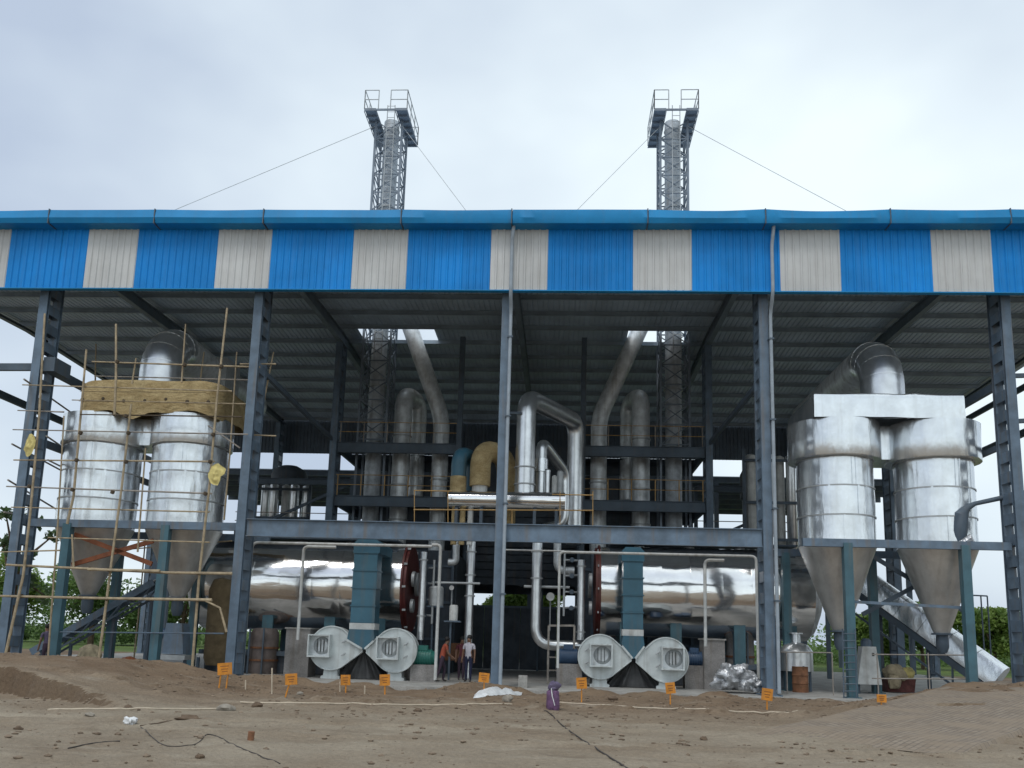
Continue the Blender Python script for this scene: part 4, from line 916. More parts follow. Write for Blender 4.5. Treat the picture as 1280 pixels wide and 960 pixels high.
a, b = at(1075, 722, 6.5), at(1252, 848, 3.2)
d = (b-a).normalized(); sx = d.cross(V(0,0,1)).normalized(); up = sx.cross(d)
for k in range(6):
    p0, p1 = a.lerp(b, k/6), a.lerp(b, (k+1)/6)-d*.02; prof = [(-.45, -.4), (.45, -.4), (.47, .1), (.36, .36), (.12, .47), (-.12, .47), (-.36, .36), (-.47, .1)]
    vs = [p0+sx*u+up*v for u, v in prof]+[p1+sx*u+up*v for u, v in prof]; n = 8
    MB().add(vs, [(i, (i+1) % n, n+(i+1) % n, n+i) for i in range(n)]+[tuple(range(n-1, -1, -1)), tuple(range(n, 2*n))]).build('cover_section', 'foil', CV2, smooth=True)
for s in (-.48, .48): beam(a+sx*s-up*.55, b+sx*s-up*.55, .08, .22, 'steel_dark', 'stringer', CV2)
for k in range(7): c = a.lerp(b, k/7+.05); beam(c+sx*.48-up*.55, c+sx*.48-up*1.25+d*.5, .05, .07, 'steel_dark', 'lattice', CV2)
beam(a+sx*.48-up*1.25, a.lerp(b, .97)+sx*.48-up*1.2, .06, .08, 'steel_dark', 'lower_chord', CV2)
for u in (.15, .5): c = a.lerp(b, u); beam((c.x, c.y, 0), (c.x, c.y, c.z-.6), .12, .12, 'steel_dark', 'support_leg', CV2)

def motor(px, py, Y, m, label, s=1.0):
    c = at(px, py, Y); T = thing('electric_motor', (c.x, Y, 0), label, 'motor'); r = .3*s; z = max(c.z, r+.25)
    MB().lathe((c.x-.45*s, Y, z), (1,0,0), [(0, 0), (0, r*.8), (.08, r), (.75*s, r), (.8*s, r*.85), (.95*s, r*.7), (.95*s, 0)], 20).build('body', m, T, smooth=True)
    for k in range(7): MB().lathe((c.x-.33*s+k*.1*s, Y, z), (1,0,0), [(0, r), (0, r+.035), (.025, r+.035), (.025, r)], 20).build('cooling_fin', m, T)
    MB().box(c.x-.2*s, c.x+.15*s, Y-.18, Y+.18, z+r*.9, z+r+.16).build('terminal_box', m, T); MB().box(c.x-.45*s, c.x+.5*s, Y-.32, Y+.32, 0, z-r*.85).build('base_block', 'plinth', T)
motor(530, 822, 2.9, 'motor_green', 'green motor on the floor right of the left fans'); motor(711, 821, 3.1, 'motor_blue', 'blue motor on the floor left of the right fans', 1.0)
motor(868, 824, 3.6, 'motor_blue', 'blue motor on the floor right of the far right fan', .9)
# blue gearbox stand below the left cyclone
c = at(221, 790, 2.2); T = thing('feeder_stand', (c.x, 2.2, 0), 'grey-blue feeder with motor below the right cone of the left collector', 'feeder')
MB().prism([(c.x-.45, .75), (c.x+.45, .75), (c.x+.3, 1.9), (c.x-.3, 1.9)], 1.9, 2.6).build('hopper', 'steel_blue', T); MB().box(c.x-.6, c.x+.6, 1.7, 2.8, .55, .72).build('bed_plate', 'galv', T)
MB().lathe((c.x-.75, 2.2, 1.5), (1,0,0), [(0, 0), (0, .2), (.5, .2), (.5, 0)], 16).build('motor', 'motor_blue', T, smooth=True)
for s in (-.5, .5): beam((c.x+s, 2.0, 0), (c.x+s, 2.0, .55), .1, .1, 'steel_dark', 'leg', T)
# wool-brown vessel end behind column two
c = at(268, 760, 4.2); T = thing('lagged_vessel', (c.x, 4.2, 0), 'brown wool-lagged vessel standing behind the second column from the left', 'vessel')
MB().lathe((c.x+.25, 4.2, .3), (0,0,1), [(0, .4), (.3, .5), (3.0, .5), (3.4, .35), (3.5, 0)], 26).build('lagging', 'shaded_wool', T, smooth=True)
for s in (-.4, .4): beam((c.x+s, 4.0, 0), (c.x+s, 4.0, .6), .1, .1, 'steel_dark', 'leg', T)
# small dome-topped silver vessel
c = at(995, 810, 4.0); T = thing('dome_vessel', (c.x, 4.0, 0), 'small dome-topped silver vessel between the second column from the right and the cyclone leg', 'vessel')
MB().lathe((c.x, 4, .75), (0,0,1), [(0, 0), (0, .62), (.75, .62), (.98, .45), (1.08, .18), (1.4, .16), (1.4, .26), (1.45, .26), (1.45, 0)], 28).build('shell', 'alu_pipe', T, smooth=True)
for s in (-.45, .45): beam((c.x+s, 3.8, 0), (c.x+s, 3.8, .9), .08, .08, 'steel_dark', 'leg', T)
# thin pipe guard in front of it
T = thing('pipe_guard', at(1010, 872, 1.0), 'thin grey pipe guard rail beside the right collector legs', 'rail')
for xa, xb, y in ((976, 1040, 815), (1090, 1215, 818), (1090, 1215, 848)): rod(at(xa, y, 1.6), at(xb, y+1, 1.6), .022, 'pole_grey', 'rail', T)
for x in (983, 1040, 1096, 1160, 1210):
    p = at(x, 816, 1.6); rod(p, (p.x, 1.6, 0), .022, 'pole_grey', 'rail_post', T)
# red drum
c = at(1000, 838, 3.2); T = thing('steel_barrel', (c.x, 3.2, 0), 'rusty red barrel behind the guard rail near the silver dome vessel', 'barrel')
MB().lathe((c.x, 3.2, 0), (0,0,1), [(0, 0), (0, .29), (.3, .29), (.32, .31), (.35, .29), (.6, .29), (.62, .31), (.65, .29), (.92, .29), (.94, .3), (.94, .26), (.92, 0)], 22).build('shell', 'rust', T, smooth=True)
MB().lathe((c.x+.12, 3.15, .92), (0,0,1), [(0, .04), (.04, .04), (.04, 0)], 8).build('bung', 'steel_dark', T)
c = at(312, 822, 2.9); 
# white cabinet
c = at(1085, 850, 3.6); T = thing('control_cabinet', (c.x, 3.6, 0), 'white tapering cabinet seen behind the front leg of the right collector', 'cabinet')
MB().prism([(c.x-.45, .35), (c.x+.45, .35), (c.x+.28, 1.75), (c.x-.22, 1.75)], 3.4, 3.9).build('body', 'white_pipe', T); MB().lathe((c.x, 3.65, 1.75), (0,0,1), [(0, .2), (.2, .2), (.3, .1), (.3, 0)], 14).build('cap', 'steel_blue', T, smooth=True)
MB().box(c.x+.12, c.x+.2, 3.37, 3.398, 1.4, 1.52).build('lock', 'dark_inside', T)
for s in (-.35, .35): beam((c.x+s, 3.6, 0), (c.x+s, 3.6, .35), .08, .08, 'steel_dark', 'leg', T)
# stair handrail hoop at the right
T = thing('stair_rail', at(1225, 850, 6), 'thin hooped stair rail right of the right collector', 'rail')
for x in (1226, 1234): 
    p = at(x, 745, 6); rod(p, (p.x, 6, 0), .03, 'steel_dark', 'rail_post', T)
rod(at(1212, 744, 6), at(1234, 745, 6), .03, 'steel_dark', 'rail', T)
# dark deflector plate on the right cyclone and its sloping strut
T = thing('discharge_chute', at(1208, 680, .5), 'dark curved chute with a sloping strut beside the far right cyclone', 'chute')
c = at(1207, 655, .6); MB().tube([c+V(-.1, .5, -.8), c+V(-.08, .4, -.2), c+V(-.02, .3, .35), c+V(.2, .3, .62), c+V(.5, .3, .78), at(1295, 613, .9)], [.22, .30, .27, .13, .08, .10], 12).build('chute', 'steel_dark', T, smooth=True)
MB().tube([c+V(-.25, .1, -.75), c+V(.1, .02, -.5), c+V(.3, .1, -.8)], [.1, .16, .1], 8).build('torn_wrapping', 'plastic_silver', T, smooth=True)
# sacks and rubble on the slab at right
def lump(name, c, sx_, sy_, sz_, m, parent=None, seed=0, amp=.25, n=14):
    mb = MB(); vs = []; fs = []; k = n
    for i in range(k+1):
        th = math.pi*i/k
        for j in range(2*k):
            ph = math.pi*j/k; q = Vector((math.sin(th)*math.cos(ph), math.sin(th)*math.sin(ph), math.cos(th)))
            r = 1+amp*mnoise.noise(q*1.6+Vector((seed*7.1, 0, 0)))+amp*.6*mnoise.noise(q*4+Vector((0, seed*3.3, 0)))
            z = q.z*r; vs.append((c[0]+q.x*r*sx_, c[1]+q.y*r*sy_, c[2]+max(z, -.75)*sz_))
    for i in range(k):
        for j in range(2*k): fs.append((i*2*k+j, (i+1)*2*k+j, (i+1)*2*k+(j+1) % (2*k), i*2*k+(j+1) % (2*k)))
    return mb.add(vs, fs).build(name, m, parent, smooth=True, ang=50, base=True)
c = atz(1127, 866, 0); T = thing('rubble_bin', (c.x, c.y, 0), 'brick bin heaped with a yellowish sack on the slab by the right collector', 'rubble')
MB().prism([(c.x-.5, .02), (c.x+.5, .02), (c.x+.58, .55), (c.x-.55, .5)], c.y, c.y+.8).build('bin', 'maroon', T)
lump('sack', (c.x-.22, c.y+.1, .72), .42, .4, .36, 'sack', T, 3); lump('sack', (c.x+.3, c.y+.3, .7), .32, .35, .28, 'sack_yellow', T, 4); lump('sack', (c.x-.3, c.y-.12, .42), .25, .2, .35, 'sack', T, 5)
c = at(920, 851, 1.2); o = lump('plastic_bundle', (c.x-.1, 1.2, .48), .66, .5, .50, 'plastic_silver', None, 6, .55, 22); tag(o, 'crumpled heap of silver-white plastic beside the second column from the right', 'plastic')
c = at(942, 858, 1.0); o = lump('plastic_bundle', (c.x, 1.0, .3), .3, .3, .3, 'plastic_silver', None, 9, .6, 16); tag(o, 'small crumpled scrap of silver plastic at the foot of the second column from the right', 'plastic')
c = atz(596, 845, .0); 
c = at(603, 858, 1.0)
o = MB().box(at(648, 852, .3).x, at(659, 852, .3).x, .3, .6, 0, .42).build('concrete_cube', 'concrete'); tag(o, 'small pale concrete test block right of the centre column', 'block')
o = lump('rubble_sack', (at(112, 815, 2).x, 2.0, .5), .45, .4, .55, 'sack', None, 12); tag(o, 'tan sack standing below the left cone of the left collector', 'sack')
o = lump('rubble_sack', (at(160, 825, 3).x, 3.0, .25), .5, .35, .3, 'orange_primer', None, 13); tag(o, 'low orange-brown heap between the left collector legs', 'heap')
# junction boxes / gauges near the red end plates
for (px, py, w, h, Y, m, lab) in ((567, 766, .34, .62, 4.2, 'white_pipe', 'white canister on a stand left of the centre column'), (545, 745, .62, .8, 5.2, 'galv', 'grey round-edged control box beside the left red end plate')):
    c = at(px, py, Y); T = thing('instrument_box', (c.x, Y, 0), lab, 'instrument'); MB().lathe((c.x, Y, c.z-h/2), (0,0,1), [(0, 0), (0, w/2), (h*.9, w/2), (h, w*.4), (h, 0)], 18).build('canister', m, T, smooth=True)
    beam((c.x-.1, Y, 0), (c.x-.1, Y, c.z-h/2-.02), .07, .07, 'steel_dark', 'stand_post', T); MB().box(c.x-.35, c.x+.3, Y-.2, Y+.2, c.z-h/2-.06, c.z-h/2-.004).build('shelf', 'steel_blue', T)
for (px, py, r, lab) in ((688, 746, .17, 'round white gauge right of the centre pipe'), (565, 735, .1, 'small round white gauge left of the centre column')):
    c = at(px, py, 5.6); T = thing('pressure_gauge', (c.x, 5.6, c.z-r), lab, 'gauge'); MB().lathe((c.x, 5.6, c.z), (0,-1,0), [(0, r*.8), (.1, r), (.14, r), (.14, r*.9), (.12, 0)], 20).build('dial', 'glass_gauge', T, smooth=True); rod((c.x, 5.62, c.z-r), (c.x, 5.62, c.z-r-1.2), .03, 'galv', 'stem', T)
T = thing('valve_rack', (at(708, 790, 4).x, 4.2, 0), 'grey square pipe stand left of the right fans', 'stand')
l, r_ = at(686, 782, 4.2), at(718, 782, 4.2)
for p in (l, r_): beam((p.x, 4.2, 0), (p.x, 4.2, p.z), .08, .08, 'pole_grey', 'post', T)
beam(l, r_, .08, .08, 'pole_grey', 'top_bar', T)
for z in (.5, 1.0): beam((l.x, 4.2, z), (r_.x, 4.2, z), .05, .05, 'pole_grey', 'cross_bar', T)
for k, (px, y0, y1, sd_) in enumerate(((706, 690, 770, 1), (543, 700, 780, -1))):
    T = thing('valve_tree', (at(px, y1, 5).x, 5, at(px, y1, 5).z), ('branched thin valve piping beside the left red end plate', 'branched thin valve piping beside the right red end plate')[k == 0], 'pipe')
    p0, p1 = at(px, y0, 5), at(px, y1, 5); rod(p0, (p0.x, 5, p1.z), .045, 'galv', 'stem', T)
    for j in range(4):
        z = p0.z+(p1.z-p0.z)*(j+.5)/4; rod((p0.x, 5, z), (p0.x+sd_*.55, 5.2, z+.05*(j % 2)), .04, 'galv', 'branch', T); MB().lathe((p0.x+sd_*.3, 4.9, z), (0,-1,0), [(0, .1), (.03, .1), (.03, 0)], 12).build('hand_wheel', 'steel_dark', T)

# ================================================================== SIGNBOARDS ON STAKES
signs = [(281, 836, 18, 15, 861, 2, 4, 'orange signboard on two stakes, leftmost, by the second column'), (364, 849, 15, 14, 872, 1, 9, 'leaning orange signboard in front of the concrete block'),
         (432, 850, 12, 13, 866, 1, 0, 'orange signboard in front of the far left fan'), (481, 850, 13, 14, 868, 1, 0, 'orange signboard in front of the dark pleated tarpaulin'),
         (605, 847, 13, 12, 866, 1, 0, 'orange signboard just left of the centre column'), (727, 854, 13, 14, 878, 1, 0, 'orange signboard left of the fan below the right drum'),
         (838, 860, 12, 14, 881, 1, 0, 'orange signboard below the far right fan'), (959, 868, 14, 15, 888, 1, 0, 'orange signboard at the foot of the second column from the right'),
         (1102, 873, 12, 10, 881, 1, 0, 'low orange signboard at the slab edge by the right collector, the rightmost')]
for (px, py, w, h, fy, legs, lean, lab) in signs:
    g = atg(px, fy); Y = g.y; c = at(px, py, Y); W_ = (at(px+w/2, py, Y)-at(px-w/2, py, Y)).length; H_ = (at(px, py-h/2, Y)-at(px, py+h/2, Y)).length
    tl = rnd.uniform(-.12, .12)
    T = thing('signboard', g, lab, 'sign', 'orange signboards on stakes')
    MB().box(c.x-W_/2, c.x+W_/2, Y-.012, Y+.012, c.z-H_/2, c.z+H_/2).build('board', 'sign', T); bd = [q_ for q_ in T.children if q_.name.startswith('board')][0]; bd.rotation_euler = (0, tl, 0)
    for k, zz in enumerate((.22, -.02, -.22)): MB().box(c.x-W_*(.3-.06*k), c.x+W_*(.3-.05*k), Y-.0155, Y-.0125, c.z+zz*H_-.012, c.z+zz*H_+.012).build('lettering_line', 'sign_mark', bd)
    offs = (-.1, .12) if legs == 2 else (0,)
    for o_ in offs:
        ft = g.x-(at(px, fy, Y).x-at(px-lean, fy, Y).x)
        beam((ft+o_, Y+.03, g.z-.1), (c.x+o_, Y+.03, c.z+H_*.3), .035, .035, 'sign', 'stake', T)
# pale marker pegs
for (px, y0, y1, lab) in ((340, 835, 868, 'tall thin pale peg beside the leaning signboard'), (425, 852, 864, 'short pale peg left of the second signboard row'), (456, 857, 866, 'short pale peg between two signboards'), (307, 850, 862, 'short pale peg right of the two-staked signboard')):
    g = atg(px, y1); c = at(px, y0, g.y); o = MB().tube([(g.x, g.y, g.z-.1), (c.x, g.y, c.z)], .022, 6).build('marker_peg', 'hose', base=True); tag(o, lab, 'peg', 'pale marker pegs')

# ================================================================== DEBRIS IN THE YARD
def crumpled(px0, px1, py, depth, h, m, label, seed, name='plastic_sheet'):
    a, b = atg(px0, py), atg(px1, py); n, k = 26, 10; vs = []
    for i in range(n):
        for j in range(k):
            u, v = i/(n-1), j/(k-1); x = a.x+(b.x-a.x)*u; y = a.y+(b.y-a.y)*u + (v-.3)*depth*(.5+.6*math.sin(math.pi*u))
            e = math.sin(math.pi*u)**.6*math.sin(math.pi*v)**.6
            z = gz(x, y)+.012+e*h*(.55+.7*mnoise.noise((u*6+seed, v*4, seed)))+e*.04*mnoise.noise((u*19, v*13, seed)); vs.append((x, y, z))
    o = MB().add(vs, [(i*k+j, (i+1)*k+j, (i+1)*k+j+1, i*k+j+1) for i in range(n-1) for j in range(k-1)]).build(name, m, smooth=True, ang=50, base=True); tag(o, label, 'plastic'); return o
crumpled(186, 240, 846, .9, .30, 'plastic_white', 'crumpled white plastic sheet on the earth bank in front of the left collector', 1)
crumpled(592, 652, 869, 1.1, .25, 'plastic_white', 'crumpled white plastic sheet on the ground in front of the centre column', 5)
g = atg(691, 887); T = thing('tied_bag', g, 'purple cloth bag standing tied up in the yard right of the centre column', 'bag')
MB().lathe((g.x, g.y, g.z-.02), (0,0,1), [(0, 0), (0, .16), (.08, .185), (.3, .18), (.48, .165), (.52, .1), (.52, 0)], 22, wob=.03).build('bag', 'purple', T, smooth=True); lump('knot', (g.x+.02, g.y, g.z+.58), .15, .13, .13, 'shirt_purple', T, 22, .6, 10)
o = MB().tube([(g.x-.05, g.y-.16, g.z+.55), (g.x-.02, g.y-.2, g.z+.35), (g.x+.05, g.y-.2, g.z+.12)], .012, 5).build('tie_cord', 'plastic_white', T, smooth=True)
def laid(pts, r, m, name, label, cat):
    q = [Vector((x, y, 0)) for x, y in pts]; q = [q[0]*2-q[1]]+q+[q[-1]*2-q[-2]]; w = []
    for i in range(1, len(q)-2):
        for k in range(10):
            t = k/10; c = .5*((2*q[i])+(q[i+1]-q[i-1])*t+(2*q[i-1]-5*q[i]+4*q[i+1]-q[i+2])*t*t+(3*q[i]-q[i-1]-3*q[i+1]+q[i+2])*t**3); w.append(atg(c.x, c.y))
    w.append(atg(*pts[-1]))
    for _ in range(2): w = [w[0]]+[(w[i-1]+w[i]*2+w[i+1])/4 for i in range(1, len(w)-1)]+[w[-1]]
    w = [Vector((p.x, p.y, .5*p.z+.5*gz(p.x, p.y)+r*.8)) for p in w]
    o = MB().tube(w, r, 6).build(name, m, smooth=True); tag(o, label, cat); return o
laid([(60, 888), (160, 887), (280, 887), (290, 884)], .022, 'hose', 'hose', 'pale hose lying across the left of the yard', 'hose')
laid([(300, 879), (420, 880), (520, 882), (640, 880)], .02, 'hose', 'hose', 'pale hose lying along the front of the left fans', 'hose')
laid([(700, 879), (800, 885), (900, 889), (1008, 892)], .022, 'hose', 'hose', 'pale hose lying along the front of the right fans', 'hose')
laid([(680, 885), (705, 909), (735, 930), (785, 962)], .014, 'cable', 'cable', 'dark cable running from the purple bag towards the camera', 'cable')
laid([(176, 908), (205, 932), (245, 930), (262, 918), (300, 935), (350, 955)], .008, 'cable', 'cable', 'dark kinked cable on the ground at the left', 'cable')
laid([(85, 936), (120, 929), (150, 927)], .010, 'cable', 'cable', 'short dark stick lying at the far left of the yard', 'stick')
laid([(175, 908), (225, 900), (246, 900)], .011, 'bark', 'branch', 'thin branch with dry leaves lying in the left yard', 'branch')
c = atg(236, 901); o = lump('dry_leaves', (c.x, c.y, c.z+.03), .22, .12, .07, 'earth_clod', None, 31, .6, 12); tag(o, 'clump of dry leaves at the end of the branch', 'leaves')
c = atg(162, 905); o = lump('litter', (c.x, c.y, c.z+.04), .12, .10, .09, 'plastic_white', None, 32, .6, 12); tag(o, 'small pale litter scrap by the dark kinked cable', 'litter')
c = atg(313, 925); o = MB().tube([c+V(0, 0, -.02), c+V(.01, 0, .14)], .055, 10).build('tin_can', 'rust', smooth=True, base=True); tag(o, 'small dark tin standing alone in the yard', 'tin')
c = atg(634, 878); o = lump('stone', (c.x, c.y, c.z+.08), .14, .10, .14, 'stone', None, 40, .4, 9); tag(o, 'pale stone right below the white plastic sheet', 'stone')
for k, (px, py, s, lab) in enumerate(((23, 912, .06, 'dark clod alone at the far left of the yard'), (112, 895, .07, 'pale stone left of the pale litter scrap'), (160, 885, .08, 'dark clod beside the left hose'),
        (282, 888, .14, 'larger pale stone at the right end of the left hose'), (322, 884, .10, 'brown clod below the leaning signboard'), (375, 868, .07, 'pale stone at the foot of the leaning signboard'),
        (522, 890, .08, 'brown clod below the men beside the centre column'), (766, 875, .11, 'brown clod between the purple bag and the right fans'), (1050, 907, .08, 'clod at the near foot of the paved ramp'),
        (1103, 912, .08, 'pale stone on the edge of the paved ramp'), (250, 948, .05, 'small clod at the near left edge of the yard'), (880, 925, .06, 'small clod at the near right of the yard'))):
    c = atg(px, py); o = lump('stone', (c.x, c.y, c.z+s*.3), s*1.3, s, s*.8, 'stone' if 'pale' in lab else 'earth_clod', None, 50+k, .45, 7); tag(o, lab, 'stone', 'loose stones in the yard')

# ================================================================== PEOPLE
def person(foot, H, face, label, shirt, pants, arms, legs, lean=0.0):
    """one continuous body; arms/legs give elbow, wrist / knee, ankle offsets in metres (x right, y forward, z up)"""
    k = H/1.7; nodes = []; edges = []; mats_ = []
    def nd(p, r): nodes.append((Vector(p)*k, r*k)); return len(nodes)-1
    def ed(a, b, m): edges.append((a, b)); mats_.append(m)
    def sl(z): return lean*max(0, z-.92)
    pel = nd((0, 0, .93), .125); spi = nd((0, sl(1.1), 1.1), .12); che = nd((0, sl(1.32), 1.32), .14); nec = nd((0, sl(1.46)+.01, 1.46), .058)
    hd0 = nd((0, sl(1.54)+.025, 1.53), .078); hd1 = nd((0, sl(1.6)+.02, 1.61), .095); hd2 = nd((0, sl(1.68)+.0, 1.67), .065)
    nose = nd((0, sl(1.57)+.118, 1.575), .016)
    for a, b, m in ((pel, spi, 1), (spi, che, 1), (che, nec, 1), (nec, hd0, 0), (hd0, hd1, 0), (hd1, hd2, 3), (hd1, nose, 0)): ed(a, b, m)
    for s, (el_, wr) in zip((-1, 1), arms):
        sh = nd((s*.19, sl(1.40), 1.40), .062); e = nd((s*.19+el_[0], sl(1.40)+el_[1], 1.40+el_[2]), .046); e2 = nd(Vector((s*.19, sl(1.4), 1.4)).lerp(Vector((s*.19+el_[0], sl(1.40)+el_[1], 1.40+el_[2])), .6), .052)
        W_ = Vector((s*.19+el_[0]+wr[0], sl(1.40)+el_[1]+wr[1], 1.40+el_[2]+wr[2])); w = nd(W_, .031); dv = Vector(wr).normalized(); pm = nd(W_+dv*.075, .038)
        ed(che, sh, 1); ed(sh, e2, 1); ed(e2, e, 0); ed(e, w, 0); ed(w, pm, 0); side = dv.cross(Vector((0, 1, 0))); side = side.normalized() if side.length > .1 else Vector((1, 0, 0))
        for j in range(4):
            f0 = nd(W_+dv*.125+side*(j-1.5)*.021, .0095); f1 = nd(W_+dv*(.165-.008*abs(j-1.3))+side*(j-1.5)*.022+Vector((0, .015, 0)), .008); ed(pm, f0, 0); ed(f0, f1, 0)
        t0 = nd(W_+dv*.07+Vector((0, .05, 0)), .010); t1 = nd(W_+dv*.105+Vector((0, .062, 0)), .009); ed(w, t0, 0); ed(t0, t1, 0)
    for s, (kn, an) in zip((-1, 1), legs):
        hp = nd((s*.09, 0, .86), .098); K_ = Vector((s*.09+kn[0], kn[1], .86+kn[2])); kk = nd(K_, .062); A_ = K_+Vector(an); md = nd(K_.lerp(A_, .4), .057); aa = nd(A_, .042); to = nd(A_+Vector((s*.02, .16, -.045)), .032)
        ed(pel, hp, 2); ed(hp, kk, 2); ed(kk, md, 2); ed(md, aa, 2); ed(aa, to, 4)
    me = bpy.data.meshes.new('person_skeleton'); me.from_pydata([n[0] for n in nodes], edges, [])
    tmp = bpy.data.objects.new('tmp_person', me); C.objects.link(tmp)
    md_ = tmp.modifiers.new('skin', 'SKIN'); md_.use_smooth_shade = True; tmp.modifiers.new('sub', 'SUBSURF').levels = 1
    for i, n in enumerate(nodes): me.skin_vertices[0].data[i].radius = (n[1], n[1])
    me.skin_vertices[0].data[pel].use_root = True
    dg = bpy.context.evaluated_depsgraph_get(); out = bpy.data.meshes.new_from_object(tmp.evaluated_get(dg)); bpy.data.objects.remove(tmp)
    out.name = 'person'; out.materials.clear()
    for m in ('skin', shirt, pants, 'hair', 'cable'): out.materials.append(MATS[m])
    segs = [(nodes[a][0], nodes[b][0], m) for (a, b), m in zip(edges, mats_)]
    for p in out.polygons:
        c = p.center; best = None
        for a, b, m in segs:
            t = max(0, min(1, (c-a).dot(b-a)/max(1e-9, (b-a).length_squared))); dd = (c-(a+(b-a)*t)).length
            if best is None or dd < best[0]: best = (dd, m)
        p.material_index = best[1]; p.use_smooth = True
    o = bpy.data.objects.new('person', out); reg(o, foot, None); o.rotation_euler = (0, 0, face); tag(o, label, 'person', 'workers on the site')
    hr = lump('hair', (0, 0, 0), .105*k, .112*k, .10*k, 'hair', None, 3, .12, 9); hr.data.transform(Matrix.Translation(-hr.location*0)); hr.parent = o; hr.location = Vector((0, (lean*.72-.012), 1.60))*k
    return o
hang = ((-.05, .0, -.29), (-.01, .06, -.25)); hangr = ((.05, .0, -.29), (.01, .06, -.25)); st = ((0, .02, -.41), (0, -.03, -.40))
f = atz(585, 852, 0); person(f, 1.70, math.radians(165), 'man in pale shirt and dark trousers standing with his back to the camera', 'shirt_white', 'pants_navy', (hang, hangr), (st, st))
f = atz(551, 852, 0); person(f, 1.62, math.radians(-70), 'man in red-orange shirt leaning forward beside the thin pale pipe', 'shirt_red', 'pants_dark', (((-.03, .10, -.27), (0, .18, -.18)), ((.04, .06, -.28), (.0, .20, -.16))), (((0, .16, -.39), (0, -.06, -.40)), ((0, -.10, -.41), (0, -.14, -.38))), .28)
f = atz(574, 850.5, 0); f.y += .5; person(f, 1.64, math.radians(200), 'man in dark maroon clothes half hidden left of the man in the pale shirt', 'shirt_maroon', 'pants_dark', (hang, hangr), (st, st))
f = at(58, 815, 2.3); f.z = .02; person(f, 1.66, math.radians(60), 'man in dark purple shirt beside the inclined conveyor at far left', 'shirt_purple', 'pants_dark', (hang, hangr), (st, st), .15)

# ================================================================== TREES AND SCRUB
def leafmass(fn, n, size, rs, mi_):
    vs, fs = [], []
    for i in range(n):
        c, nn = fn(rs); s = size*(.6+.8*rs.random()); a = Vector((rs.gauss(0, 1), rs.gauss(0, 1), rs.gauss(0, .7))).normalized(); b = a.orthogonal().normalized(); b = (b*math.cos(nn)+a.cross(b)*math.sin(nn))
        u = a*s; v = b*s*.55; k = len(vs); vs += [c-u, c-v*.9+u*.1, c+u, c+v*.9+u*.1]; fs.append((k, k+1, k+2, k+3))
    return vs, fs
def tree(px, pyt, Y, spread, lm, label, seed, n=8000, leaf=.21, bare=False):
    rs = random.Random(seed); top = at(px, pyt, Y); H = top.z+.1; x = top.x
    T = thing('tree', (x, Y, -.12), label, 'tree', 'trees beyond the shed'); tr = MB()
    tr.tube([(x, Y, -.2), (x+.1*rs.uniform(-1, 1), Y, H*.35), (x+.3*rs.uniform(-1, 1), Y, H*.7)], [.035*H, .025*H, .008*H], 8)
    blobs = []
    nb = 9 if not bare else 12
    for k in range(nb):
        an = k*2.4+rs.uniform(-.4, .4); rr = spread*rs.uniform(.25, .85); zz = H*rs.uniform(.35, .88); e = Vector((x+rr*math.cos(an), Y+rr*math.sin(an)*.8, zz)); s0 = Vector((x, Y, H*rs.uniform(.2, .5)))
        tr.tube([s0, s0.lerp(e, .5)+V(0, 0, .1*H*.3), e], [.014*H, .009*H, .004*H], 5); blobs.append((e, spread*rs.uniform(.28, .48)*(0.6 if bare else 1)))
    blobs.append((Vector((x, Y, H*.86)), spread*.34)); tr.build('trunk', 'bark', T, smooth=True)
    def fn(r):
        e, s = blobs[r.randrange(len(blobs))]; d = Vector((r.gauss(0, 1), r.gauss(0, 1), r.gauss(0, .75))); d = d.normalized()*(r.random()**.45); p_ = e+d*s; p_.z = min(p_.z, H); return p_, r.uniform(0, 3.1)
    vs, fs = leafmass(fn, n, leaf, rs, 0); MB().add(vs, fs).build('crown', lm, T)
tree(30, 622, 26, 2.6, 'leaf3', 'sparse tree with thin branches beyond the far left column', 5, 700, .22, True)
tree(125, 690, 55, 5.5, 'leaf', 'broad green tree seen between the left collector legs', 6); tree(20, 690, 60, 5.0, 'leaf2', 'green tree at the far left edge behind the scaffold', 7)
tree(235, 715, 60, 5.0, 'leaf', 'dark green tree behind the lagged vessel', 8); tree(650, 730, 50, 4.6, 'leaf2', 'bright green tree seen over the partition wall', 9, 14000, .25)
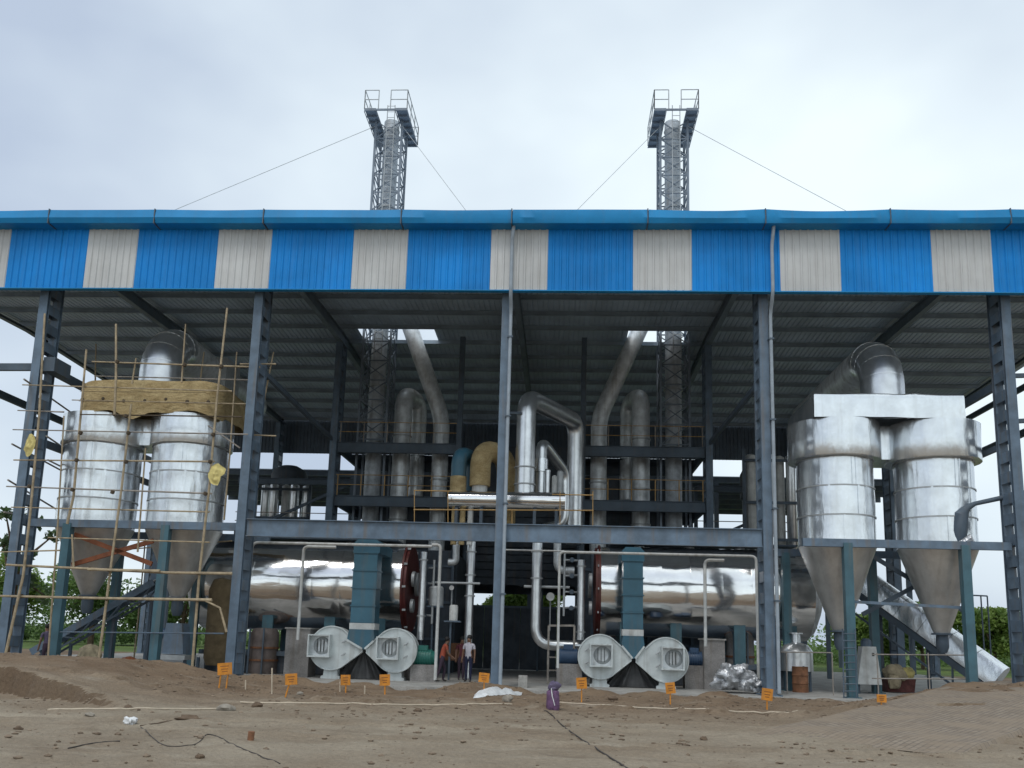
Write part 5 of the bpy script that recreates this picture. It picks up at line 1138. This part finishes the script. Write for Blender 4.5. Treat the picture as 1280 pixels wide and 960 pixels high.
tree(1240, 762, 50, 3.6, 'leaf2', 'bright green bushy tree right of the right collector', 10); tree(1150, 755, 55, 4.2, 'leaf', 'green tree seen below the right cones', 11); tree(1085, 770, 60, 4.0, 'leaf2', 'pale green tree seen behind the white cabinet', 12)
tree(1320, 750, 60, 5.0, 'leaf', 'green tree at the right edge behind the last column', 13)
rs = random.Random(3)
hb = [(Vector((rs.uniform(-110, 110), rs.uniform(58, 84), 0)), .7+3.8*rs.random()**1.6) for _ in range(230)]
def hf(r):
    e, s = hb[r.randrange(len(hb))]; d = Vector((r.gauss(0, 1), r.gauss(0, .8), abs(r.gauss(0, .7)))).normalized()*(r.random()**.4); return Vector((e.x+d.x*s*1.2, e.y+d.y*s, max(.0, d.z*s*1.15+.1))), r.uniform(0, 3.1)
vs, fs = leafmass(hf, 95000, .22, rs, 0); o = MB().add(vs, fs).build('scrub', 'leaf'); tag(o, 'band of green scrub along the field behind the shed', 'scrub', kind='stuff')

# loose clods and gravel strewn over the earth
rs = random.Random(11); vs, fs = [], []; ic = [(0,0,1),(.9,0,.4),(.28,.85,.4),(-.72,.53,.4),(-.72,-.53,.4),(.28,-.85,.4),(.5,.5,-.4),(-.5,.5,-.4),(-.5,-.5,-.4),(.5,-.5,-.4)]
icf = [(0,1,2),(0,2,3),(0,3,4),(0,4,5),(0,5,1),(1,6,2),(2,7,3),(3,8,4),(4,9,5),(5,9,1),(6,7,2),(7,8,3),(8,9,4),(9,6,1)]
for i in range(12000):
    if rs.random() < .75: x, y = rs.uniform(-20, 20), -1.2-abs(rs.gauss(0, 5.0))
    else: x, y = rs.uniform(-12, 14), rs.uniform(-20, -8)
    if mnoise.noise((x*.35, y*.35, 1.7)) < rs.uniform(-.5, .35): continue
    s_ = .009+.05*rs.random()**4; z = gz(x, y); k = len(vs); a = rs.uniform(0, 6.28)
    for (u, v, w) in ic:
        j = s_*rs.uniform(.7, 1.3); vs.append((x+(u*math.cos(a)-v*math.sin(a))*j*1.3, y+(u*math.sin(a)+v*math.cos(a))*j, z+w*j*.7+s_*.1))
    fs += [tuple(q+k for q in f) for f in icf]
o = MB().add(vs, fs).build('clods', 'clod'); tag(o, 'small earth clods and gravel strewn over the yard', 'clods', kind='stuff')
